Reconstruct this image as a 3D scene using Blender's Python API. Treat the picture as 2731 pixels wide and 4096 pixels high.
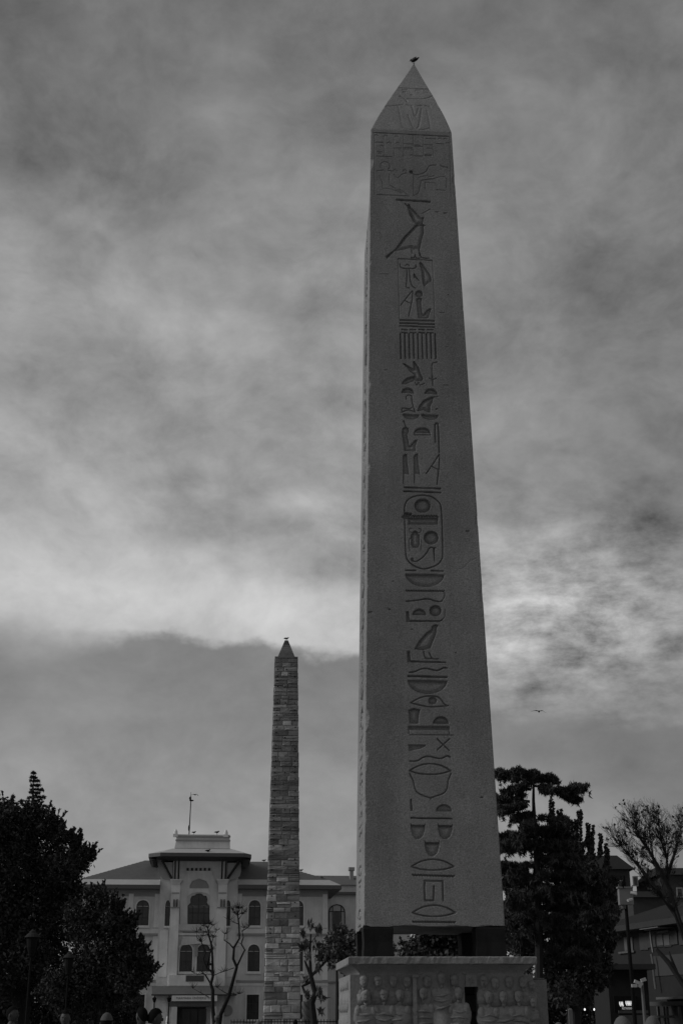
import bpy, math, random
import numpy as np
from mathutils import Vector, Matrix
R_ = math.radians
for o in list(bpy.data.objects): bpy.data.objects.remove(o)
scene = bpy.context.scene
col = scene.collection
random.seed(7); RNG = np.random.default_rng(11)
# ------------------------------------------------------------------ camera
PW, PH, FPX = 2731.0, 4096.0, 5216.0
TH, ROLL, EYE = 0.36870, -0.00316, 1.65
_F = np.array([0, math.cos(TH), math.sin(TH)]); _U0 = np.array([0, -math.sin(TH), math.cos(TH)]); _R0 = np.array([1.0, 0, 0])
_R = math.cos(ROLL)*_R0 + math.sin(ROLL)*_U0; _U = -math.sin(ROLL)*_R0 + math.cos(ROLL)*_U0
cd = bpy.data.cameras.new('camera'); cam = bpy.data.objects.new('camera', cd); col.objects.link(cam)
cd.sensor_fit = 'VERTICAL'; cd.sensor_height = 36; cd.lens = 36*FPX/PH; cd.clip_end = 6000; cd.clip_start = .1
M = Matrix.Identity(4)
for i in range(3): M[i][0] = _R[i]; M[i][1] = _U[i]; M[i][2] = -_F[i]
M[2][3] = EYE; cam.matrix_world = M; scene.camera = cam
def ray(x, y):
    d = _F + _R*((x-PW/2)/FPX) + _U*((PH/2-y)/FPX)
    return d
EYEV = np.array([0, 0, EYE])
def at(x, y, Y):
    """photo pixel to the point of its ray that stands Y metres ahead of the viewer"""
    d = ray(x, y); return EYEV + d*(Y/d[1])
def on_plane(x, y, p, n):
    d = ray(x, y); return EYEV + d*(np.dot(np.asarray(p)-EYEV, n)/np.dot(d, n))
def angles(x, y):
    d = ray(x, y); d = d/np.linalg.norm(d); return math.atan2(d[0], d[1]), math.asin(d[2])
def ppm(x, y, Y):
    """photo pixels for one metre at that distance"""
    return FPX/np.dot(at(x, y, Y)-EYEV, _F)
scene.view_settings.view_transform = 'Standard'; scene.view_settings.look = 'None'
scene.view_settings.exposure = 0.0; scene.view_settings.gamma = 1
scene.render.resolution_x = 682; scene.render.resolution_y = 1024
# ------------------------------------------------------------------ world: overcast evening sky
SUN_EL, SUN_AZ = R_(30), R_(-97)          # azimuth measured from +Y, clockwise
wd = bpy.data.worlds.new('World'); scene.world = wd; wd.use_nodes = True
nt = wd.node_tree; nt.nodes.clear()
class NB:
    def __init__(s, nt): s.nt = nt
    def n(s, t, **k):
        o = s.nt.nodes.new(t)
        for a, b in k.items(): setattr(o, a, b)
        return o
    def put(s, sock, v):
        if isinstance(v, bpy.types.NodeSocket): s.nt.links.new(v, sock)
        else: sock.default_value = v
    def m(s, op, a, b=0.0, c=None, clamp=False):
        o = s.n('ShaderNodeMath', operation=op, use_clamp=clamp); s.put(o.inputs[0], a); s.put(o.inputs[1], b)
        if c is not None: s.put(o.inputs[2], c)
        return o.outputs[0]
    def noise(s, vec, scale, detail=4, rough=.55, dist=0.0, lac=2.0):
        o = s.n('ShaderNodeTexNoise'); s.put(o.inputs['Vector'], vec); o.inputs['Scale'].default_value = scale
        o.inputs['Detail'].default_value = detail; o.inputs['Roughness'].default_value = rough
        o.inputs['Distortion'].default_value = dist; o.inputs['Lacunarity'].default_value = lac
        return o
    def ramp(s, fac, stops, interp='LINEAR'):
        o = s.n('ShaderNodeValToRGB'); o.color_ramp.interpolation = interp
        e = o.color_ramp.elements
        while len(e) < len(stops): e.new(.5)
        for i, (p, v) in enumerate(stops): e[i].position = p; e[i].color = (v, v, v, 1)
        s.put(o.inputs[0], fac); return o.outputs[0]
    def comb(s, x, y, z=0.0):
        o = s.n('ShaderNodeCombineXYZ'); s.put(o.inputs[0], x); s.put(o.inputs[1], y); s.put(o.inputs[2], z); return o.outputs[0]
    def sstep(s, v, a, b):
        o = s.n('ShaderNodeMapRange', interpolation_type='SMOOTHSTEP'); s.put(o.inputs[0], v)
        s.put(o.inputs[1], a); s.put(o.inputs[2], b); return o.outputs[0]
    def mix(s, f, a, b):
        return s.m('ADD', s.m('MULTIPLY', a, s.m('SUBTRACT', 1.0, f)), s.m('MULTIPLY', b, f))
w = NB(nt)
tc = w.n('ShaderNodeTexCoord'); sep = w.n('ShaderNodeSeparateXYZ'); nt.links.new(tc.outputs['Generated'], sep.inputs[0])
az = w.m('ARCTAN2', sep.outputs[0], sep.outputs[1]); el = w.m('ARCSINE', sep.outputs[2])
vec0 = w.n('ShaderNodeVectorMath', operation='MULTIPLY'); nt.links.new(tc.outputs['Generated'], vec0.inputs[0]); vec0.inputs[1].default_value = (1, 1, 1.45)
dirv = vec0.outputs[0]
nd = w.noise(dirv, 5.0, 5, .55); nd2 = w.n('ShaderNodeSeparateColor'); nt.links.new(nd.outputs['Color'], nd2.inputs[0])
wob_a = w.m('MULTIPLY', w.m('SUBTRACT', nd2.outputs[0], .5), .16); wob_e = w.m('MULTIPLY', w.m('SUBTRACT', nd2.outputs[1], .5), .10)
a1 = w.m('ADD', az, wob_a); e1 = w.m('ADD', el, wob_e)
def EL(y): return angles(700, y)[1]
def AZ(x, y=2400): return angles(x, y)[0]
LO, HI = -.1, .75
def pos(y): return (EL(y)-LO)/(HI-LO)
elf = w.m('DIVIDE', w.m('SUBTRACT', e1, LO), HI-LO)
base = w.ramp(elf, [(0, .20), (pos(3700), .235), (pos(3100), .225), (pos(2700), .26), (pos(2450), .33), (pos(2250), .32), (pos(1900), .295),
                    (pos(1300), .255), (pos(800), .195), (pos(350), .145), (pos(-100), .14), (1, .15)], 'B_SPLINE')
# right of the tall obelisk the layer is duller
side = w.sstep(a1, AZ(1250), AZ(2500))
base = w.mix(w.m('MULTIPLY', side, w.sstep(e1, EL(600), EL(1100))), base, .20)
# soft large billows, folded by a slower field so that they curl instead of streak
wv = w.n('ShaderNodeVectorMath', operation='MULTIPLY_ADD'); nt.links.new(w.noise(dirv, 7.0, 3, .5).outputs['Color'], wv.inputs[0]); wv.inputs[1].default_value = (.06, .06, .06); nt.links.new(dirv, wv.inputs[2])
wrp = wv.outputs[0]
big = w.noise(wrp, 5.6, 7, .6).outputs[0]; fn0 = w.noise(wrp, 13, 7, .62).outputs[0]
fine = w.m('ADD', w.m('MULTIPLY', fn0, .72), w.m('MULTIPLY', w.noise(wrp, 34, 5, .62).outputs[0], .28))     # puffs within puffs
bil = w.m('ADD', w.m('MULTIPLY', w.m('SUBTRACT', big, .5), 1.45), w.m('MULTIPLY', w.m('SUBTRACT', fine, .5), 1.75))
val = w.m('MULTIPLY', base, w.m('ADD', 1.0, w.m('MULTIPLY', bil, .85)))
def blob(x, y, sx, sy, amt, v, e=None, a=None):
    a0, e0 = angles(x, y)
    da = w.m('DIVIDE', w.m('SUBTRACT', a or a1, a0), sx/FPX); de = w.m('DIVIDE', w.m('SUBTRACT', e or e1, e0), sy/FPX)
    g = w.m('EXPONENT', w.m('MULTIPLY', w.m('ADD', w.m('MULTIPLY', da, da), w.m('MULTIPLY', de, de)), -1.0))
    return w.m('ADD', v, w.m('MULTIPLY', g, amt))
e2 = w.m('ADD', el, w.m('MULTIPLY', wob_e, .45)); a2 = w.m('ADD', az, w.m('MULTIPLY', wob_a, .5))
val = blob(900, 2420, 900, 190, .17, val, e2); val = blob(1300, 2560, 330, 110, .10, val, e2)
val = blob(0, 2250, 500, 180, .06, val); val = blob(1250, 2080, 300, 70, .07, val); val = blob(720, 1960, 260, 60, -.07, val)
val = blob(1000, 2150, 330, 60, -.05, val); val = blob(600, 1300, 420, 120, .05, val); val = blob(2200, 420, 420, 200, .06, val)
val = blob(100, 620, 420, 260, -.012, val); val = blob(1100, 1750, 330, 130, -.05, val); val = blob(2500, 1050, 400, 420, -.03, val)
val = blob(2600, 2050, 600, 260, -.05, val)
val = blob(1350, 2290, 260, 90, -.11, val, e2); val = blob(900, 450, 300, 160, .03, val)
# broken bright patches to the right
frv = w.n('ShaderNodeVectorMath', operation='MULTIPLY'); nt.links.new(tc.outputs['Generated'], frv.inputs[0]); frv.inputs[1].default_value = (1, 1, 2.1)
fr = w.noise(frv.outputs[0], 15, 8, .66, .08).outputs[0]
def env(x, y, sx, sy):
    a0, e0 = angles(x, y)
    da = w.m('DIVIDE', w.m('SUBTRACT', az, a0), sx/FPX); de = w.m('DIVIDE', w.m('SUBTRACT', el, e0), sy/FPX)
    return w.m('EXPONENT', w.m('MULTIPLY', w.m('ADD', w.m('MULTIPLY', da, da), w.m('MULTIPLY', de, de)), -1.0))
patch = w.m('MULTIPLY', w.m('SUBTRACT', fr, .41), env(2250, 2460, 640, 340))
val = w.m('ADD', val, w.m('MULTIPLY', patch, 1.4))
# the lower grey cloud deck with a ragged upper edge, left of the tall obelisk and under the patches
wsm = w.m('ADD', w.m('MULTIPLY', w.m('SUBTRACT', fine, .5), .02), w.m('MULTIPLY', w.m('SUBTRACT', w.noise(dirv, 26, 4, .6).outputs[0], .5), .03))
edge = w.m('ADD', EL(2555), w.m('MULTIPLY', w.m('ADD', az, .06), -.10))
edge = w.m('SUBTRACT', edge, w.m('MULTIPLY', w.sstep(az, AZ(1500), AZ(2050)), EL(2600)-EL(2790)))
edge = w.m('ADD', edge, wsm)
soft = w.m('ADD', .012, w.m('MULTIPLY', w.sstep(az, AZ(700), AZ(-100)), .05))
deck = w.m('SUBTRACT', 1.0, w.sstep(el, w.m('SUBTRACT', edge, soft), edge))
dk = w.m('MULTIPLY', w.ramp(elf, [(0, .21), (pos(3600), .275), (pos(3200), .26), (pos(2950), .205), (pos(2620), .165), (1, .17)], 'EASE'), w.m('ADD', 1.0, w.m('MULTIPLY', bil, .45)))
dk = w.m('MULTIPLY', dk, w.m('SUBTRACT', 1.0, w.m('MULTIPLY', w.sstep(az, AZ(1500), AZ(2800)), .24)))
val = w.mix(w.m('MULTIPLY', deck, .93), val, dk)
val = w.m('MAXIMUM', val, .06)
sky = w.n('ShaderNodeTexSky', sky_type='NISHITA'); sky.sun_disc = False; sky.sun_elevation = SUN_EL; sky.sun_rotation = SUN_AZ
bw = w.n('ShaderNodeRGBToBW'); nt.links.new(sky.outputs[0], bw.inputs[0])
thin = w.m('MULTIPLY', bw.outputs[0], .03)                 # a little open sky glows through the cloud
bg = w.n('ShaderNodeBackground'); bg.inputs['Strength'].default_value = .1
tot = w.m('ADD', w.m('MULTIPLY', val, 11.3), thin)
nt.links.new(w.comb(tot, tot, tot), bg.inputs['Color'])
wo = w.n('ShaderNodeOutputWorld'); nt.links.new(bg.outputs[0], wo.inputs['Surface'])
sl = bpy.data.lights.new('sun', 'SUN'); sl.energy = 1.5; sl.angle = R_(24); sl.color = (1, 1, 1)
so = bpy.data.objects.new('sun', sl); col.objects.link(so)
sd = Vector((math.sin(SUN_AZ)*math.cos(SUN_EL), math.cos(SUN_AZ)*math.cos(SUN_EL), math.sin(SUN_EL)))
so.rotation_euler = sd.to_track_quat('Z', 'Y').to_euler(); so.location = (-30, -10, 40)
# ------------------------------------------------------------------ materials (all grey: a black and white picture)
MATS = {}
def mat(name, c, rough=.85, scale=3.0, var=.25, bump=0.0, bscale=None, detail=6, spec=.3, objcol=False, emit=0, metal=0, streak=0, stain=0, speck=0, speck_scale=70):
    if name in MATS: return MATS[name]
    m = bpy.data.materials.new(name); m.use_nodes = True; n = NB(m.node_tree)
    b = m.node_tree.nodes['Principled BSDF']; b.inputs['Roughness'].default_value = rough; b.inputs['Metallic'].default_value = metal
    b.inputs['Specular IOR Level'].default_value = spec
    t = n.n('ShaderNodeTexCoord')
    v = n.noise(t.outputs['Object'], scale, detail, .6, .2).outputs[0]
    f = n.m('ADD', 1.0, n.m('MULTIPLY', n.m('SUBTRACT', v, .5), 2*var))
    if speck:
        s1 = n.noise(t.outputs['Object'], speck_scale, 3, .75).outputs[0]
        f = n.m('MULTIPLY', f, n.m('ADD', 1.0, n.m('MULTIPLY', n.m('SUBTRACT', s1, .5), 5*speck)))
    if streak:
        mp = n.n('ShaderNodeVectorMath', operation='MULTIPLY'); m.node_tree.links.new(t.outputs['Object'], mp.inputs[0]); mp.inputs[1].default_value = (1, 1, .12)
        s2 = n.noise(mp.outputs[0], 2.2, 5, .6).outputs[0]
        f = n.m('MULTIPLY', f, n.m('ADD', 1.0, n.m('MULTIPLY', n.m('SUBTRACT', s2, .5), 2*streak)))
    if stain:
        gm = n.n('ShaderNodeNewGeometry'); s3 = n.noise(gm.outputs['Position'], .55, 7, .66, .3).outputs[0]; f = n.m('MULTIPLY', f, n.m('ADD', 1.0, n.m('MULTIPLY', n.m('SUBTRACT', s3, .5), 4*stain)))
        mp3 = n.n('ShaderNodeVectorMath', operation='MULTIPLY'); m.node_tree.links.new(gm.outputs['Position'], mp3.inputs[0]); mp3.inputs[1].default_value = (1, 1, .09)
        s4 = n.noise(mp3.outputs[0], 3.0, 5, .6).outputs[0]; f = n.m('MULTIPLY', f, n.m('ADD', 1.0, n.m('MULTIPLY', n.m('SUBTRACT', s4, .5), 2.2*stain)))
    if objcol:
        oi = n.n('ShaderNodeObjectInfo'); bwn = n.n('ShaderNodeRGBToBW'); m.node_tree.links.new(oi.outputs['Color'], bwn.inputs[0]); val = n.m('MULTIPLY', f, bwn.outputs[0])
    else: val = n.m('MULTIPLY', f, c)
    val = n.m('MAXIMUM', val, .002)
    cc = n.comb(val, val, val); m.node_tree.links.new(cc, b.inputs['Base Color'])
    if emit:
        b.inputs['Emission Color'].default_value = (1, 1, 1, 1); b.inputs['Emission Strength'].default_value = emit
    if bump:
        bp = n.n('ShaderNodeBump'); bp.inputs['Strength'].default_value = min(1, bump); bp.inputs['Distance'].default_value = .02
        hv = n.noise(t.outputs['Object'], bscale or scale*4, 5, .65).outputs[0]
        m.node_tree.links.new(hv, bp.inputs['Height']); m.node_tree.links.new(bp.outputs[0], b.inputs['Normal'])
    MATS[name] = m; return m
granite = mat('granite', .235, .8, 1.1, .16, .55, 34, speck=.42, speck_scale=46, stain=.22)
marble = mat('marble', .235, .8, 3.5, .40, 1.0, 22, streak=.16, speck=.12, speck_scale=40)
bronze = mat('bronze', .02, .8, 5, .5, .4, 20, streak=.7, spec=.1)
blockmat = mat('limestone_block', .2, .9, 6, .26, .7, 9, objcol=True, speck=.2, speck_scale=16, stain=.35)
mortar = mat('mortar', .20, .95, 4, .3, .5, 16)
plaster = mat('painted_plaster', .60, .85, .9, .10, .12, 12, stain=.16)
trim = mat('pale_trim', .70, .8, 1.2, .10, .1, 12, stain=.14)
greyplaster = mat('grey_plaster', .30, .85, .8, .16, .1, 9, streak=.12)
darkwood = mat('dark_painted_wood', .035, .6, 4, .3, .2, 20)
greywood = mat('grey_painted_wood', .10, .7, 4, .3, .2, 20)
roofmat = mat('roof_tiles', .115, .85, 1.4, .25, .5, 14)
leadmat = mat('lead_sheet', .42, .55, 1.5, .2, .2, 8)
glass = mat('window_glass', .03, .12, 1.3, .7, .25, 1.2, spec=.5, stain=.5)
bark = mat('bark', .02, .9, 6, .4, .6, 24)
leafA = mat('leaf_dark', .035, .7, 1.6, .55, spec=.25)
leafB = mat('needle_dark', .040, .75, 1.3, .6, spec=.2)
leafC = mat('leaf_pale', .085, .7, 1.5, .45, spec=.25)
iron = mat('black_iron', .012, .8, 8, .3, spec=.08)
castgrey = mat('grey_metal', .12, .5, 3, .2, .1)
whitepaint = mat('white_paint', .6, .5, 3, .08)
skinm = mat('skin', .06, .6, 8, .1)
hairm = mat('hair_dark', .008, .9, 30, .3, spec=.05)
clothd = mat('cloth_dark', .03, .9, 20, .3, .3, 60)
clothm = mat('cloth_mid', .16, .9, 20, .15, .3, 60)
clothl = mat('cloth_light', .38, .9, 12, .12, .3, 50)
feather = mat('feather_black', .012, .7, 20, .3)
featherw = mat('feather_pale', .35, .7, 20, .3)
lampglow = mat('lit_bulb', .8, .5, emit=.8)
signglow = mat('lit_letters', .6, .5, emit=.55)
signdim = mat('dim_letters', .5, .5, emit=.22)
paving = mat('stone_paving', .16, .9, .6, .25, .4, 8)
darkroof = mat('dark_roof', .025, .9, 2, .3, .4, 12, spec=.1)
brickm = mat('old_brick', .05, .9, 3, .35, .5, 12)
# ------------------------------------------------------------------ mesh helpers
ROOTM = {}
class MB:
    def __init__(s): s.v = []; s.f = []; s.n = 0
    def add(s, v, f):
        v = np.asarray(v, float).reshape(-1, 3); s.v.append(v); s.f.extend([tuple(int(i)+s.n for i in q) for q in f]); s.n += len(v)
    def box(s, x0, x1, y0, y1, z0, z1):
        s.add([(x, y, z) for z in (z0, z1) for y in (y0, y1) for x in (x0, x1)], [(0, 2, 3, 1), (4, 5, 7, 6), (0, 1, 5, 4), (1, 3, 7, 5), (3, 2, 6, 7), (2, 0, 4, 6)])
    def obox(s, c, ax, ay, az_):
        c, ax, ay, az_ = map(np.asarray, (c, ax, ay, az_))
        s.add([c+ax*x+ay*y+az_*z for z in (-1, 1) for y in (-1, 1) for x in (-1, 1)], [(0, 2, 3, 1), (4, 5, 7, 6), (0, 1, 5, 4), (1, 3, 7, 5), (3, 2, 6, 7), (2, 0, 4, 6)])
    def frustum(s, x0, x1, y0, y1, z0, X0, X1, Y0, Y1, z1):
        s.add([(x0, y0, z0), (x1, y0, z0), (x0, y1, z0), (x1, y1, z0), (X0, Y0, z1), (X1, Y0, z1), (X0, Y1, z1), (X1, Y1, z1)], [(0, 2, 3, 1), (4, 5, 7, 6), (0, 1, 5, 4), (1, 3, 7, 5), (3, 2, 6, 7), (2, 0, 4, 6)])
    def prism(s, poly, d0, d1):
        """polygon in x,z pushed along y from d0 to d1"""
        n = len(poly); v = [(x, d0, z) for x, z in poly]+[(x, d1, z) for x, z in poly]
        s.add(v, [tuple(range(n)), tuple(range(2*n-1, n-1, -1))]+[(i, i+n, (i+1) % n+n, (i+1) % n) for i in range(n)])
    def ring(s, outer, inner, d0, d1):
        n = len(outer); o = [(x, d, z) for d in (d0, d1) for x, z in outer]; i_ = [(x, d, z) for d in (d0, d1) for x, z in inner]
        f = []
        for k in range(n):
            j = (k+1) % n
            f += [(k, j, 2*n+j, 2*n+k), (n+k, 3*n+k, 3*n+j, n+j), (k, n+k, n+j, j), (2*n+k, 2*n+j, 3*n+j, 3*n+k)]
        s.add(o+i_, f)
    def tube(s, pts, rad, k=6, cap=True):
        pts = [np.asarray(p, float) for p in pts]; m = len(pts); rad = rad if hasattr(rad, '__len__') else [rad]*m
        T0 = pts[-1]-pts[0]; ref = np.array([1., 0, 0]) if abs(T0[2]) > abs(T0[0]) else np.array([0, 0, 1.])
        V = []
        for i, p in enumerate(pts):
            t = pts[min(i+1, m-1)]-pts[max(i-1, 0)]; t = t/(np.linalg.norm(t)+1e-9)
            a = ref-t*np.dot(ref, t)
            if np.linalg.norm(a) < .1: a = np.array([0, 1., 0])-t*t[1]
            a /= np.linalg.norm(a); b = np.cross(t, a); ref = a
            for q in range(k):
                th = 2*math.pi*q/k; V.append(p+rad[i]*(math.cos(th)*a+math.sin(th)*b))
        F = [(i*k+q, i*k+(q+1) % k, (i+1)*k+(q+1) % k, (i+1)*k+q) for i in range(m-1) for q in range(k)]
        if cap: F += [tuple(range(k-1, -1, -1)), tuple((m-1)*k+q for q in range(k))]
        s.add(V, F)
    def ell(s, c, r, nu=10, nv=7, rot=None, fn=None):
        V = []
        for j in range(nv+1):
            ph = math.pi*j/nv
            for i in range(nu):
                t = 2*math.pi*i/nu; p = np.array([math.sin(ph)*math.cos(t), math.sin(ph)*math.sin(t), math.cos(ph)])
                if fn is not None: p = fn(p)
                p = p*np.asarray(r)
                if rot is not None: p = rot@p
                V.append(p+np.asarray(c))
        s.add(V, [(j*nu+i, (j+1)*nu+i, (j+1)*nu+(i+1) % nu, j*nu+(i+1) % nu) for j in range(nv) for i in range(nu)])
    def lathe(s, c, prof, k=12, sy=1.0):
        V = [(c[0]+r*math.cos(2*math.pi*i/k), c[1]+sy*r*math.sin(2*math.pi*i/k), c[2]+z) for r, z in prof for i in range(k)]
        m = len(prof); s.add(V, [(j*k+i, j*k+(i+1) % k, (j+1)*k+(i+1) % k, (j+1)*k+i) for j in range(m-1) for i in range(k)]+[tuple(range(k-1, -1, -1)), tuple((m-1)*k+i for i in range(k))])
    def build(s, name, material, parent=None, world=False, smooth=False):
        v = np.concatenate(s.v)
        if world and parent is not None:
            r = parent
            while r.parent is not None: r = r.parent
            Mi = np.array(ROOTM[r.name].inverted()); v = v@Mi[:3, :3].T+Mi[:3, 3]
        me = bpy.data.meshes.new(name); me.from_pydata(v.tolist(), [], s.f); me.materials.append(material)
        if smooth: me.polygons.foreach_set('use_smooth', [True]*len(me.polygons))
        me.update(); return link(name, me, parent)
def link(name, me, parent=None):
    o = bpy.data.objects.new(name, me); col.objects.link(o); o.parent = parent; return o
def np_mesh(name, V, Q, material, parent=None, smooth=False):
    """numpy verts and quads/tris (all one size) to a mesh object"""
    me = bpy.data.meshes.new(name); k = Q.shape[1]; V = np.ascontiguousarray(V, np.float32); Q = np.ascontiguousarray(Q, np.int32)
    me.vertices.add(len(V)); me.vertices.foreach_set('co', V.ravel()); me.loops.add(Q.size); me.loops.foreach_set('vertex_index', Q.ravel())
    me.polygons.add(len(Q)); me.polygons.foreach_set('loop_start', np.arange(0, Q.size, k, dtype=np.int32))
    try: me.polygons.foreach_set('loop_total', np.full(len(Q), k, np.int32))
    except Exception: pass
    if smooth: me.polygons.foreach_set('use_smooth', np.ones(len(Q), bool))
    me.update(calc_edges=True); me.validate(); me.materials.append(material); return link(name, me, parent)
def tag(o, label=None, cat=None, group=None, kind=None):
    if label: o['label'] = label
    if cat: o['category'] = cat
    if group: o['group'] = group
    if kind: o['kind'] = kind
    return o
def root(name, loc, label, cat, group=None, rz=0):
    o = bpy.data.objects.new(name, None); col.objects.link(o); o.location = Vector([float(q) for q in loc]); o.rotation_euler = (0, 0, rz); o.empty_display_size = .2
    ROOTM[o.name] = Matrix.Translation(o.location) @ Matrix.Rotation(rz, 4, 'Z'); return tag(o, label, cat, group)
def text_mesh(txt, size, material, name, parent, Mx, extrude=.01, xs=1.0, shear=0, bold=0):
    cu = bpy.data.curves.new('txt', 'FONT'); cu.body = txt; cu.size = size; cu.extrude = extrude; cu.align_x = 'CENTER'; cu.align_y = 'CENTER'; cu.shear = shear; cu.offset = bold
    cu.resolution_u = 3
    t = bpy.data.objects.new('txt', cu); col.objects.link(t); dg = bpy.context.evaluated_depsgraph_get()
    me = bpy.data.meshes.new_from_object(t.evaluated_get(dg)); bpy.data.objects.remove(t); me.name = name
    me.transform(Mx @ Matrix.Diagonal((xs, 1, 1, 1))); me.materials.clear(); me.materials.append(material); return link(name, me, parent)
# ------------------------------------------------------------------ ground
g = MB(); N = 24; S = 3000
gx = np.linspace(-S, S, N+1); V = [(x, y+900, 0) for y in gx for x in gx]; g.add(V, [(j*(N+1)+i, j*(N+1)+i+1, (j+1)*(N+1)+i+1, (j+1)*(N+1)+i) for j in range(N) for i in range(N)])
tag(g.build('ground', paving), kind='structure')
# ------------------------------------------------------------------ the tall granite obelisk
OC = np.array([1.4511, 23.6223, 0]); OA = .0548; OZ0, OW0, OW1, OHS, OTOT = 3.014, 2.341, 1.717, 16.048, 18.54
od = np.array([math.cos(OA), math.sin(OA), 0]); on = np.array([-math.sin(OA-.0075), math.cos(OA-.0075), 0])
lean = (OW0-OW1)/2/OHS
FP = OC-on*OW0/2+np.array([0, 0, OZ0]); fn_ = np.cross(od, on*lean+np.array([0, 0, 1.0])); fn_ /= np.linalg.norm(fn_)
def face_uv(x, y):
    p = on_plane(x, y, FP, fn_); return np.array([np.dot(p-OC, od), p[2]-OZ0])
exec_z = {1: (1380, 180, 3.0154), 2: (1420, 780, 3.2667), 3: (1420, 1420, 2.9037), 4: (1420, 1940, 2.9037), 5: (1420, 2500, 2.7034), 6: (1420, 3080, 2.45)}
NC, NR = 296, 1860
vv = np.linspace(0, OHS, NR); ww = OW0+(OW1-OW0)*vv/OHS; ss = np.linspace(-1, 1, NC)
UU = ss[None, :]*ww[:, None]/2; VV = np.repeat(vv[:, None], NC, 1); DEP = np.zeros((NR, NC))
def zz(z, pts):
    ox, oy, s = exec_z[z]; return np.array([face_uv(ox+x/s, oy+y/s) for x, y in pts])
def window_of(P, pad):
    r0 = max(0, int((P[:, 1].min()-pad)/OHS*(NR-1))); r1 = min(NR, int((P[:, 1].max()+pad)/OHS*(NR-1))+2)
    return slice(r0, r1)
def seg_dist(U, V, P, closed=False):
    d = np.full(U.shape, 1e9); n = len(P)
    for i in range(n if closed else n-1):
        a, b = P[i], P[(i+1) % n]; e = b-a; L = e@e+1e-12
        t = np.clip(((U-a[0])*e[0]+(V-a[1])*e[1])/L, 0, 1); d = np.minimum(d, np.hypot(U-a[0]-t*e[0], V-a[1]-t*e[1]))
    return d
def inside(U, V, P):
    c = np.zeros(U.shape, bool); n = len(P)
    for i in range(n):
        a, b = P[i], P[(i+1) % n]
        if a[1] == b[1]: continue
        c ^= ((a[1] > V) != (b[1] > V)) & (U < (b[0]-a[0])*(V-a[1])/(b[1]-a[1])+a[0])
    return c
def gline(z, wd_, pts, dep=.030, smooth_=0):
    P = zz(z, curve(pts) if smooth_ else pts); wm = max(.019, wd_/exec_z[z][2]*.0043); s = window_of(P, .1); U, V = UU[s], VV[s]
    d = seg_dist(U, V, P); DEP[s] = np.maximum(DEP[s], dep*np.clip((wm/2-d)/.006+.5, 0, 1))
def gfill(z, pts, dep=.045, bulge=.6, smooth_=0):
    P = zz(z, curve(pts, True) if smooth_ else pts); s = window_of(P, .1); U, V = UU[s], VV[s]
    d = seg_dist(U, V, P, True); ins = inside(U, V, P); edge_ = np.clip(d/.006+.3, 0, 1)
    b = 1-min(.88, bulge+.12)*np.clip(d/.075, 0, 1)**.9 if bulge > .15 else 1.0
    DEP[s] = np.maximum(DEP[s], np.where(ins, dep*edge_*b, 0))
def curve(pts, closed=False, k=4):
    P = np.array(pts, float); n = len(P); out = []
    rng = range(n) if closed else range(n-1)
    for i in rng:
        if closed: p0, p1, p2, p3 = P[i-1], P[i], P[(i+1) % n], P[(i+2) % n]
        else: p0, p1, p2, p3 = P[max(i-1, 0)], P[i], P[i+1], P[min(i+2, n-1)]
        for t in np.arange(k)/k:
            out.append(.5*((2*p1)+(p2-p0)*t+(2*p0-5*p1+4*p2-p3)*t*t+(-p0+3*p1-3*p2+p3)*t**3))
    if not closed: out.append(P[-1])
    return [tuple(q) for q in out]
def arc(cx, cy, rx, ry, a0=0, a1=360, n=20):
    return [(cx+rx*math.cos(R_(a)), cy+ry*math.sin(R_(a))) for a in np.linspace(a0, a1, n)]
def loaf(z, x0, x1, yb0, yb1, h, dep=.05):
    cx, rx = (x0+x1)/2, (x1-x0)/2; gfill(z, [(x, y+(x-x0)/(x1-x0)*(yb1-yb0)) for x, y in arc(cx, yb0, rx, h, 180, 360, 14)], dep, .75)
def disc(z, cx, cy, rx, ry, dep=.05): gfill(z, arc(cx, cy, rx, ry, 0, 350, 20), dep, .6)
def bar(z, x0, y0, x1, y1, t, dep=.045): gfill(z, [(x0, y0-t/2), (x1, y1-t/2), (x1, y1+t/2), (x0, y0+t/2)], dep, 0)
def bowl(z, x0, y0, x1, y1, h, dep=.045):
    cx, cy = (x0+x1)/2, (y0+y1)/2; gfill(z, [(x, y+(x-cx)/(x1-x0)*(y1-y0)) for x, y in arc(cx, cy, (x1-x0)/2, h, 0, 180, 16)], dep, .45)
def saw(z, x0, y0, x1, y1, n, amp, wd_, dep=.026):
    gline(z, wd_, [(x0+(x1-x0)*i/(2*n), y0+(y1-y0)*i/(2*n)+(amp if i % 2 else 0)) for i in range(2*n+1)], dep)
# top panel
gline(1, 6, [(345, 1055), (1250, 1103)], .032); gline(1, 4, [(355, 1060), (360, 1810)], .005); gline(1, 4, [(1262, 1105), (1280, 1840)], .005)
for (x, y, l) in [(366, 1172, 95), (720, 1192, 95), (840, 1222, 95), (955, 1203, 100), (720, 1235, 90), (720, 1247, 90), (720, 1259, 92), (985, 1128, 110), (605, 1243, 75), (850, 1207, 60), (965, 1320, 80), (965, 1334, 80), (845, 1338, 90), (385, 1340, 80), (390, 1283, 60), (990, 1245, 60), (480, 1345, 90), (1100, 1190, 90)]:
    gline(1, 6, [(x, y), (x+l, y+l*.04)], .012)
for (x, y, r) in [(380, 1098, 24), (495, 1100, 20), (625, 1110, 20), (445, 1222, 18), (640, 1190, 24), (1150, 1135, 20), (1210, 1140, 22), (420, 1310, 15), (535, 1190, 28), (800, 1335, 14), (1240, 1190, 22)]:
    gline(1, 5, arc(x, y, r, r*.6, 185, 355, 6), .010)
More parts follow.
